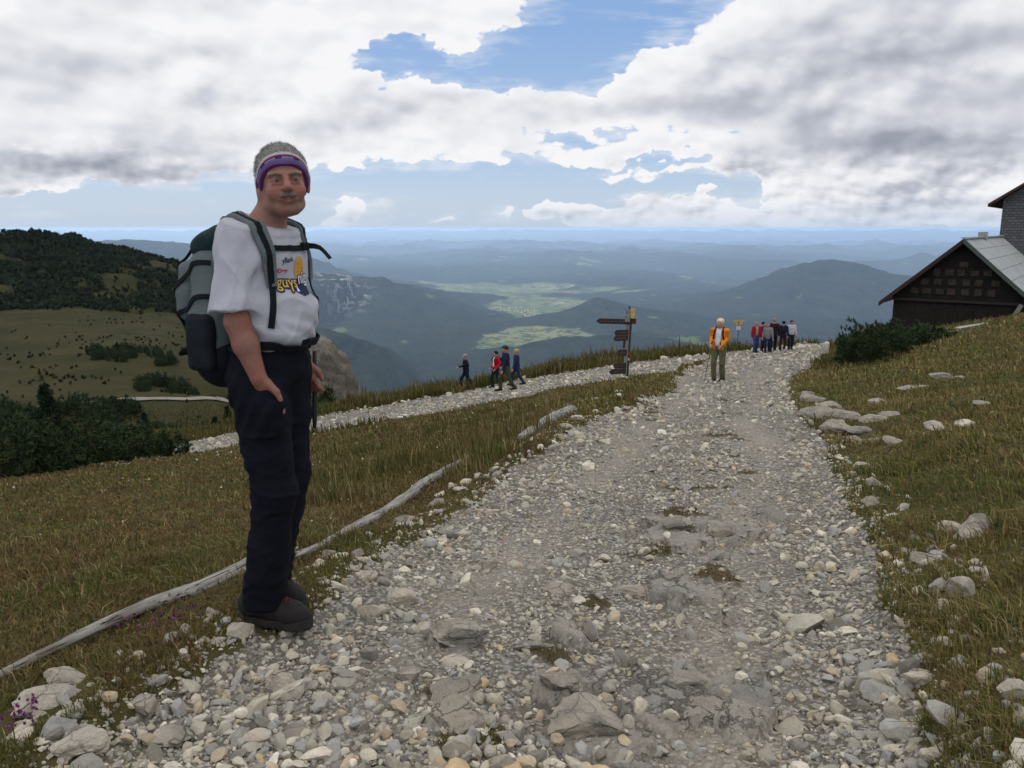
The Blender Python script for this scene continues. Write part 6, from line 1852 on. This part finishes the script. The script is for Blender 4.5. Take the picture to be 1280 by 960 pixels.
    for s in (-1, 1):
        x1 = s * (hw + ov); z1 = H - sl * (hw + ov)
        V = [(0, -.55, H), (x1, -.55, z1), (x1, L_ + .5, z1), (0, L_ + .5, H)]; V2 = [(a, b_, c - t) for a, b_, c in V]
        f = [(0, 1, 2, 3), (7, 6, 5, 4), (0, 4, 5, 1), (1, 5, 6, 2), (2, 6, 7, 3), (3, 7, 4, 0)]
        if s < 0: f = [q[::-1] for q in f]
        MB().add(V + V2, f).build('roof', RM, r)
        MB().add([(0, -.60, H + .03), (x1, -.60, z1 + .03), (x1, -.60, z1 - .24), (0, -.60, H - .24), (0, -.553, H + .03), (x1, -.553, z1 + .03), (x1, -.553, z1 - .24), (0, -.553, H - .24)],
                 [q if s > 0 else q[::-1] for q in [(3, 2, 1, 0), (4, 5, 6, 7), (0, 1, 5, 4), (1, 2, 6, 5), (2, 3, 7, 6), (3, 0, 4, 7)]]).build('verge_board', GR if s > 0 else BRN, r)
    MB().box((0, L_ / 2, H + .05), (.30, L_ + 1.0, .06)).build('ridge_cap', RM, r)
    MB().box((0, L_ * .42, H + .10), (.5, .35, .5)).build('chimney', simple('hut_chimney', (.30, .30, .29), .8, .2), r, bevel=.02)
    m = MB(); m.box((2.75, -.45, eh - .75), (.22, .16, 1.35), Matrix.Rotation(R(24), 3, 'Y')); m.build('strut', simple('pale_timber', (.22, .21, .19), .8, .2), r, bevel=.01)
    X = hit(1232, 410); a = at(1215, 411, 38)
    o = MB().box((0, 0, 0), (1.5, .35, .10)).build('plank', simple('pale_plank', (.34, .34, .32), .8, .2, .2, 8), None, bevel=.01)
    o.location = (a[0], a[1], sz(a[0], a[1]) + .10); o.rotation_euler = (0, R(-8), R(6)); tag(o, 'pale plank lying on the grass below the hut gable', 'plank')
build_hut()
def build_house():
    y = 62.0; zl = at(1253, 262, y)
    x0 = zl[0]; w_ = 11.0; ze = at(1240, 257, y)[2]
    base = sz(x0, y) - 2.5
    ha = R(-37)
    r = empty('house', (x0 + w_ / 2 * math.cos(ha), y + w_ / 2 * math.sin(ha), base), ha, label='grey shingled house at the right edge above the hut roof', cat='house')
    eh = ze - base + .5; H = eh + w_ / 2 * .68; D = 9
    def sh():
        m, w, b = new_mat('grey_wall_shingles', .85, .2)
        cx = w.n('ShaderNodeSeparateXYZ'); w.put(cx.inputs[0], objc(w)); cb = w.n('ShaderNodeCombineXYZ'); w.put(cb.inputs[0], w.m('ADD', cx.outputs[0], cx.outputs[1])); w.put(cb.inputs[1], cx.outputs[2])
        br = w.n('ShaderNodeTexBrick'); w.put(br.inputs['Vector'], cb.outputs[0])
        br.inputs['Scale'].default_value = 1.0; br.inputs['Brick Width'].default_value = .35; br.inputs['Row Height'].default_value = .20; br.inputs['Mortar Size'].default_value = .02
        br.inputs['Color1'].default_value = (.15, .145, .15, 1); br.inputs['Color2'].default_value = (.10, .10, .105, 1); br.inputs['Mortar'].default_value = (.05, .05, .052, 1)
        w.put(b.inputs['Base Color'], br.outputs[0]); return m
    V = [(-w_ / 2, 0, 0), (w_ / 2, 0, 0), (w_ / 2, 0, eh), (0, 0, H), (-w_ / 2, 0, eh)]; V += [(a, D, c) for a, b_, c in V]
    MB().add(V, [(0, 1, 2, 3, 4), (9, 8, 7, 6, 5)] + [(i, i + 5, (i + 1) % 5 + 5, (i + 1) % 5) for i in range(5)]).build('wall', sh(), r)
    RF = simple('brown_roof', (.060, .030, .024), .8, .2, .3, 4)
    for s in (-1, 1):
        x1 = s * (w_ / 2 + .9); z1 = H - .68 * (w_ / 2 + .9)
        V = [(0, -.8, H + .25), (x1, -.8, z1 + .25), (x1, D + .8, z1 + .25), (0, D + .8, H + .25)]; V2 = [(a, b_, c - .22) for a, b_, c in V]
        f = [(0, 1, 2, 3), (7, 6, 5, 4), (0, 4, 5, 1), (1, 5, 6, 2), (2, 6, 7, 3), (3, 7, 4, 0)]
        if s < 0: f = [q[::-1] for q in f]
        MB().add(V + V2, f).build('roof', RF, r)
    for x in (-1.6, 1.6):
        w = MB().box((x, -.02, eh * .75), (1.2, .08, 1.3)).build('window', simple('window_frame', (.30, .28, .26), .6, .3), r, bevel=.01)
        MB().box((x, -.07, eh * .75), (1.0, .02, 1.1)).build('pane', simple('window_glass', (.03, .035, .04), .1, .6), w)
build_house()

# ------------------------------------------------------------ pines and spruces
M_NEEDLE = vcol('pine_needles', .75, .15, .25, 6.0)
M_BARK = simple('bark', (.055, .042, .034), .9, .1, .3, 12, .01, 30)
def dwarf_pine_mesh(seed, n_br=46, per=12, size=.16, steps=9):
    """unit bush about 2.4 m wide and 1.3 m high; returns foliage mesh, branch mesh"""
    g = np.random.default_rng(seed); C, D = [], []; mb = MB()
    for k in range(n_br):
        a = g.uniform(0, 2 * np.pi); rr = g.uniform(.25, 1.15); out = np.array([np.cos(a), np.sin(a), 0])
        p = out * rr * .35 + np.array([0, 0, .0]); top = out * rr + np.array([0, 0, g.uniform(.55, 1.25) * (1.15 - .35 * rr)])
        pts = []
        for j in range(steps):
            t = j / (steps - 1)
            q = p * (1 - t) + top * t; q = q + out * .28 * math.sin(t * math.pi) - np.array([0, 0, .18]) * math.sin(t * math.pi)
            q = q + g.normal(0, .02, 3); pts.append(q)
            if t > .22:
                for _ in range(2 + int(3 * t)):
                    C.append(q + g.normal(0, .085, 3)); dd = out * .3 + np.array([0, 0, 1.0]) + g.normal(0, .35, 3); D.append(dd / np.linalg.norm(dd))
        if k % 2 == 0: mb.tube([tuple(x) for x in pts], [.022 * (1 - j / steps) + .006 for j in range(steps)], 5, cap=False)
    C = np.array(C); D = np.array(D)
    V, q, col = tufts(C, D, g.uniform(.7, 1.2, len(C)) * size, g, per)
    me = np_mesh('foliage', V, q, col)
    b = bpy.data.meshes.new('branches'); b.from_pydata(mb.V, [], mb.Fq); b.update()
    me.materials.append(M_NEEDLE); b.materials.append(M_BARK)
    return me, b
PINES = [dwarf_pine_mesh(900 + i) for i in range(3)]
PINES_FAR = [dwarf_pine_mesh(950 + i, 30, 6, .26, 6) for i in range(2)]
def bush(x, y, s, label, group, name='dwarf_pine', k=0, sz_=1.0, lib=None, z=None):
    lib = lib or PINES; f, b = lib[k % len(lib)]
    r = empty(name, (x, y, (sz(x, y) if z is None else z) - .06), random.uniform(0, 6.28), label=label, cat='dwarf pine', group=group)
    r.scale = (s, s, s * sz_)
    for nm, me in (('foliage', f), ('branches', b)):
        o = bpy.data.objects.new(nm, me); COL.objects.link(o); o.parent = r
    return r
def build_pines():
    G = 'dwarf pines below the left meadow'
    k = 0
    for (u, v, y, s, sh_) in ((-20, 612, 12.5, 1.0, 1), (28, 602, 13.6, 1.05, .95), (75, 596, 15.0, 1.05, 1), (120, 590, 17.0, 1.15, .9), (165, 585, 19.5, 1.2, .85), (196, 576, 22.5, 1.0, .9), (-30, 590, 17, 1.3, 1.05), (45, 585, 18.5, 1.3, .95), (100, 575, 21, 1.25, .9), (150, 568, 24.5, 1.3, .9), (0, 570, 23, 1.5, 1), (70, 566, 26.5, 1.5, 1), (118, 560, 30, 1.4, .9), (20, 560, 31, 1.5, 1)):
        p = at(u, v, y); bush(p[0], y, s * .74, 'dark dwarf pine in the thicket at the far edge of the left meadow', G, k=k, sz_=sh_); k += 1
    a = at(1074, 466, 25.0); bush(a[0], a[1], .85, 'dense dark dwarf pine at the track bend in front of the hut', None, k=1, sz_=1.15)
    a = at(1098, 458, 27.0); bush(a[0], a[1], .85, 'dwarf pine leaning on the dense one in front of the hut', None, k=2, sz_=1.05)
    a = at(1128, 446, 31); bush(a[0], a[1], 1.15, 'lower spreading dwarf pine close under the hut wall', None, k=0, sz_=.75)
    a = at(1158, 438, 33); bush(a[0], a[1], 1.15, 'dwarf pine right of the spreading one under the hut wall', None, k=1, sz_=.55)
    g = np.random.default_rng(5)
    G2 = 'dwarf pines dotted over the basin'
    pts = []
    for (u0, u1, v0, v1, y0, y1, n) in ((112, 205, 455, 463, 165, 185, 16), (170, 285, 470, 482, 135, 155, 24), (60, 300, 520, 545, 75, 110, 34), (240, 300, 505, 530, 60, 100, 10), (-40, 60, 520, 540, 80, 110, 14), (390, 430, 492, 500, 38, 44, 3)):
        for _ in range(n):
            y = g.uniform(y0, y1); u = g.uniform(u0, u1); x = (u - 640) / F * y * 1.0; pts.append((x, y, g.uniform(1.2, 2.3)))
    for i, (x, y, s) in enumerate(pts):
        bush(x, y, s if y > 60 else s * .6, 'dark dwarf pine among the scrub of the basin behind the man', G2, k=i, lib=PINES_FAR, z=float(full_z(x, y)[0][0]) if y > 60 else None)
    # the closed pine scrub of the hill
    n = 52000
    r = 300 + 330 * g.uniform(size=n); az = np.radians(g.uniform(-41, -20, n)); x, y = r * np.sin(az), r * np.cos(az)
    m = scrub_mask(x, y); z = full_z(x, y)[0]
    k = (g.uniform(size=n) < m * .55) ; x, y, z = x[k], y[k], z[k]
    C = np.stack([x, y, z + .5], 1); D = np.tile(np.array([[0, 0, 1.0]]), (len(x), 1))
    V, q, col = tufts(C, D, g.uniform(1.2, 2.4, len(x)), g, 9, .28, ((.012, .020, .009), (.020, .032, .012), (.032, .042, .016)))
    tag(link('pine_scrub', np_mesh('pine_scrub', V, q, col), M_NEEDLE), 'closed dark pine scrub over the hill on the left', 'scrub', kind='stuff')
    n = 9000; x, y, r = polar_points(n, 62, 370, -42, -17, g)
    cl = fbm(x / 26, y / 26, 4, 401) + .25 * fbm(x / 7, y / 7, 2, 403)
    k = g.uniform(size=n) < np.clip((cl - .10) * 1.6, .03, .6) * (1 - sstep(60, 30, np.abs(y - 122)) * 0); x, y, r = x[k], y[k], r[k]
    z = full_z(x, y)[0]
    V, q, col = tufts(np.stack([x, y, z + .12], 1), np.tile(np.array([[0, 0, 1.0]]), (len(x), 1)), g.uniform(.35, .95, len(x)), g, 8, .30, ((.022, .030, .012), (.036, .040, .015), (.060, .052, .022)))
    tag(link('low_scrub', np_mesh('low_scrub', V, q, col), M_NEEDLE), 'low heath and tussocks speckling the basin meadow', 'scrub', kind='stuff')
build_pines()
def spruce(x, y, h, label, group=None, seed=1, z=None, dense=1.0):
    g = np.random.default_rng(seed)
    r = empty('spruce', (x, y, (sz(x, y) if z is None else z) - .05), label=label, cat='spruce', group=group)
    m = MB(); m.tube([(0, 0, 0), (.02 * h, 0, h * .5), (0, 0, h)], [.035 * h * .6, .014 * h, .003 * h], 7)
    o = m.build('trunk', M_BARK, r)
    C, D = [], []
    for i in range(int(26 * dense)):
        t = (i + .5) / (26 * dense); zz = h * (.06 + .93 * t); R_ = h * .30 * (1 - t) ** .8 * g.uniform(.7, 1.15)
        for k in range(int(7 * (1 - .5 * t)) + 2):
            a = g.uniform(0, 6.28)
            for q in np.linspace(.15, 1, 6):
                p = np.array([math.cos(a) * R_ * q, math.sin(a) * R_ * q, zz - R_ * .30 * q + R_ * .12 * q * q]); C.append(p + g.normal(0, .012 * h, 3)); D.append(np.array([math.cos(a), math.sin(a), .15]))
    C = np.array(C); D = np.array(D)
    V, q, col = tufts(C, D, np.full(len(C), .055 * h) * g.uniform(.7, 1.3, len(C)), g, 7, .16, ((.014, .026, .012), (.022, .038, .015), (.032, .048, .018)))
    link('crown', np_mesh('crown', V, q, col), M_NEEDLE, r)
    return r
p = at(64, 560, 27); spruce(p[0], p[1], EYE + (at(64, 478, 27)[2] - EYE) - sz(p[0], p[1]), 'dark spruce standing above the thicket at the left', seed=3)
p = at(436, 497, 44); spruce(p[0], 44, 1.35, 'small spruce right of the limestone crag', seed=4)
p = at(148, 455, 175); spruce(p[0], 175, 3.4, 'taller one of two lone spruces on the basin meadow', seed=5, z=float(full_z(p[0], 175)[0][0]))
p = at(137, 456, 176); spruce(p[0], 176, 2.2, 'shorter one of two lone spruces on the basin meadow', seed=6, z=float(full_z(p[0], 176)[0][0]))
p = at(205, 462, 150); spruce(p[0], 150, 2.6, 'small lone spruce left of the rucksack in the basin scrub', seed=7, z=float(full_z(p[0], 150)[0][0]))
for i, (u, y, h) in enumerate(((452, 43, .8), (470, 43, .6), (486, 44, .7), (507, 44, .55), (530, 45, .6), (548, 45, .5), (668, 44, .5), (690, 44, .45))):
    p = at(u, 490, y); spruce(p[0], y, h, 'spruce seedling in the verge above the valley', 'spruce seedlings along the verge', 20 + i, dense=.6)
for i, (u, v, y, h) in enumerate(((180, 520, 60, 3.2), (222, 525, 62, 2.6), (268, 520, 58, 2.8), (285, 530, 50, 2.2), (120, 530, 70, 2.4))):
    p = at(u, v, y); spruce(p[0], y, h, 'dark spruce in the scrub below the basin track', 'spruces below the basin track', 40 + i, z=float(full_z(p[0], y)[0][0]))

# far footpath across the basin
def build_basin_path():
    pts = np.array([hit(u, v, lo=60, hi=300)[:2] for u, v in ((-80, 521), (-30, 517), (10, 513), (60, 509), (110, 505), (150, 502), (190, 501), (230, 502), (280, 503), (330, 507))])
    P = resample(pts, 1.5); V = []
    for i, p_ in enumerate(P):
        t = P[min(i + 1, len(P) - 1)] - P[max(i - 1, 0)]; t /= np.linalg.norm(t); nrm = np.array([-t[1], t[0]])
        wd = 1.15 + .35 * math.sin(i * .9) * math.sin(i * .37)
        for s in (-1, 0, 1):
            q = p_ + nrm * s * wd; V.append((q[0], q[1], float(full_z(q[0], q[1])[0][0]) + .22))
    n = len(P); Fs = [(i * 3 + k, i * 3 + k + 1, i * 3 + k + 4, i * 3 + k + 3) for i in range(n - 1) for k in (0, 1)]
    me = bpy.data.meshes.new('path'); me.from_pydata(V, [], Fs); me.update()
    tag(link('path', me, simple('path_dust', (.23, .205, .165), .95, .1, .25, .8, coord='geo')), kind='structure')
build_basin_path()

# the little town far down in the valley
def build_town():
    g = np.random.default_rng(9); n = 800
    seg = g.uniform(0, len(TOWN) - 1.001, n); i = seg.astype(int); t = (seg - i)[:, None]
    P = TOWN[i] * (1 - t) + TOWN[i + 1] * t + g.normal(0, 1, (n, 2)) * np.array([120, 260]) * g.choice([.5, 1, 1.6], (n, 1))
    z, fl_, dt_, _b = full_z(P[:, 0], P[:, 1]); ok = (dt_ < 420) & (z < _b + 25); P = P[ok]; z = z[ok]; n = len(P)
    mb_c = []; V = []; Fq = []; col = []
    pal_w = [(.50, .48, .44), (.58, .56, .52), (.40, .36, .30)]; pal_r = [(.22, .09, .06), (.16, .10, .08), (.28, .14, .09), (.40, .38, .36)]
    for k in range(n):
        w_, d_, h_ = g.uniform(7, 12), g.uniform(7, 16), g.uniform(4, 7); a = g.uniform(0, 3.14); c, s = math.cos(a), math.sin(a)
        base = [(-w_ / 2, -d_ / 2), (w_ / 2, -d_ / 2), (w_ / 2, d_ / 2), (-w_ / 2, d_ / 2)]
        L_ = [(x * c - y * s + P[k, 0], x * s + y * c + P[k, 1]) for x, y in base]; o = len(V)
        V += [(x, y, z[k] - 3) for x, y in L_] + [(x, y, z[k] + h_) for x, y in L_]
        col += [pal_w[k % 3]] * 8
        Fq += [(o, o + 1, o + 5, o + 4), (o + 1, o + 2, o + 6, o + 5), (o + 2, o + 3, o + 7, o + 6), (o + 3, o, o + 4, o + 7)]
        o = len(V); m0 = ((L_[0][0] + L_[1][0]) / 2, (L_[0][1] + L_[1][1]) / 2); m1 = ((L_[2][0] + L_[3][0]) / 2, (L_[2][1] + L_[3][1]) / 2)
        V += [(x, y, z[k] + h_) for x, y in L_] + [(*m0, z[k] + h_ + 4), (*m1, z[k] + h_ + 4)]; col += [pal_r[g.integers(0, 4)]] * 6
        Fq += [(o, o + 4, o + 5, o + 3), (o + 1, o + 2, o + 5, o + 4), (o, o + 1, o + 4, o + 4), (o + 2, o + 3, o + 5, o + 5)][:2]
    tag(link('town', np_mesh('town', np.array(V), np.array(Fq), np.array(col)), vcol('town_walls', .9, .1, .1, .05)), 'small town of pale houses strewn along the valley floor', 'town', kind='stuff')
build_town()

# ------------------------------------------------------------ flowers
def build_flowers():
    g = np.random.default_rng(31)
    x, y, r = polar_points(2600, 2.2, 22, -38, 2, g)
    sd = path_sd(x, y)
    k = (sd < -.25) & (x < np.interp(y, _pl[:, 1][np.argsort(_pl[:, 1])], _pl[:, 0][np.argsort(_pl[:, 1])]) + .2) & (g.uniform(size=len(x)) < .02 + .7 * fbm(x / 1.5, y / 1.5, 3, 201))
    x, y, r = x[k], y[k], r[k]; z = surf(x, y) + .045 + .004 * r
    n = len(x); m = 6; s = np.maximum(.0035, .0008 * r) * g.uniform(.6, 1.5, n)
    an = np.arange(m) / m * 2 * np.pi
    tx, ty = g.normal(0, .35, n), g.normal(-.5, .35, n)
    V = np.stack([x[:, None] + s[:, None] * np.cos(an), y[:, None] + s[:, None] * np.sin(an), z[:, None] + s[:, None] * (np.cos(an) * tx[:, None] + np.sin(an) * -ty[:, None])], -1)
    pal = np.array([(.46, .44, .36), (.38, .31, .09), (.34, .29, .20), (.48, .46, .42)])
    col = np.repeat(pal[g.choice(4, n, p=[.35, .25, .25, .15])], m, 0)
    Fq = (np.arange(n)[:, None] * m + np.arange(m))
    tag(link('flowers', np_mesh('flowers', V.reshape(-1, 3), Fq, col), vcol('petals', .8, .1, .1)), 'tiny white and yellow flowers sprinkled over the left meadow', 'flowers', kind='stuff')
    C = []
    for (u, v, n_, sp) in ((205, 790, 16, .035), (222, 787, 8, .02), (158, 787, 10, .03), (12, 925, 22, .05), (30, 912, 14, .03), (247, 782, 5, .02), (40, 935, 8, .03)):
        h = hit(u, v + 8); C += [(h[0] + g.normal(0, sp), h[1] + g.normal(0, sp)) for _ in range(n_)]
    C = np.array(C); z = surf(C[:, 0], C[:, 1]) + g.uniform(.03, .08, len(C))
    V, q, col = tufts(np.stack([C[:, 0], C[:, 1], z], 1), np.tile([[0, 0, 1.0]], (len(C), 1)), np.full(len(C), .011), g, 10, .28, ((.22, .07, .17), (.30, .10, .20), (.16, .05, .13)))
    tag(link('thyme_flowers', np_mesh('thyme_flowers', V, q, col), vcol('purple_petals', .8, .1, .1)), 'little clumps of purple flowers by the log', 'flowers', kind='stuff')
build_flowers()
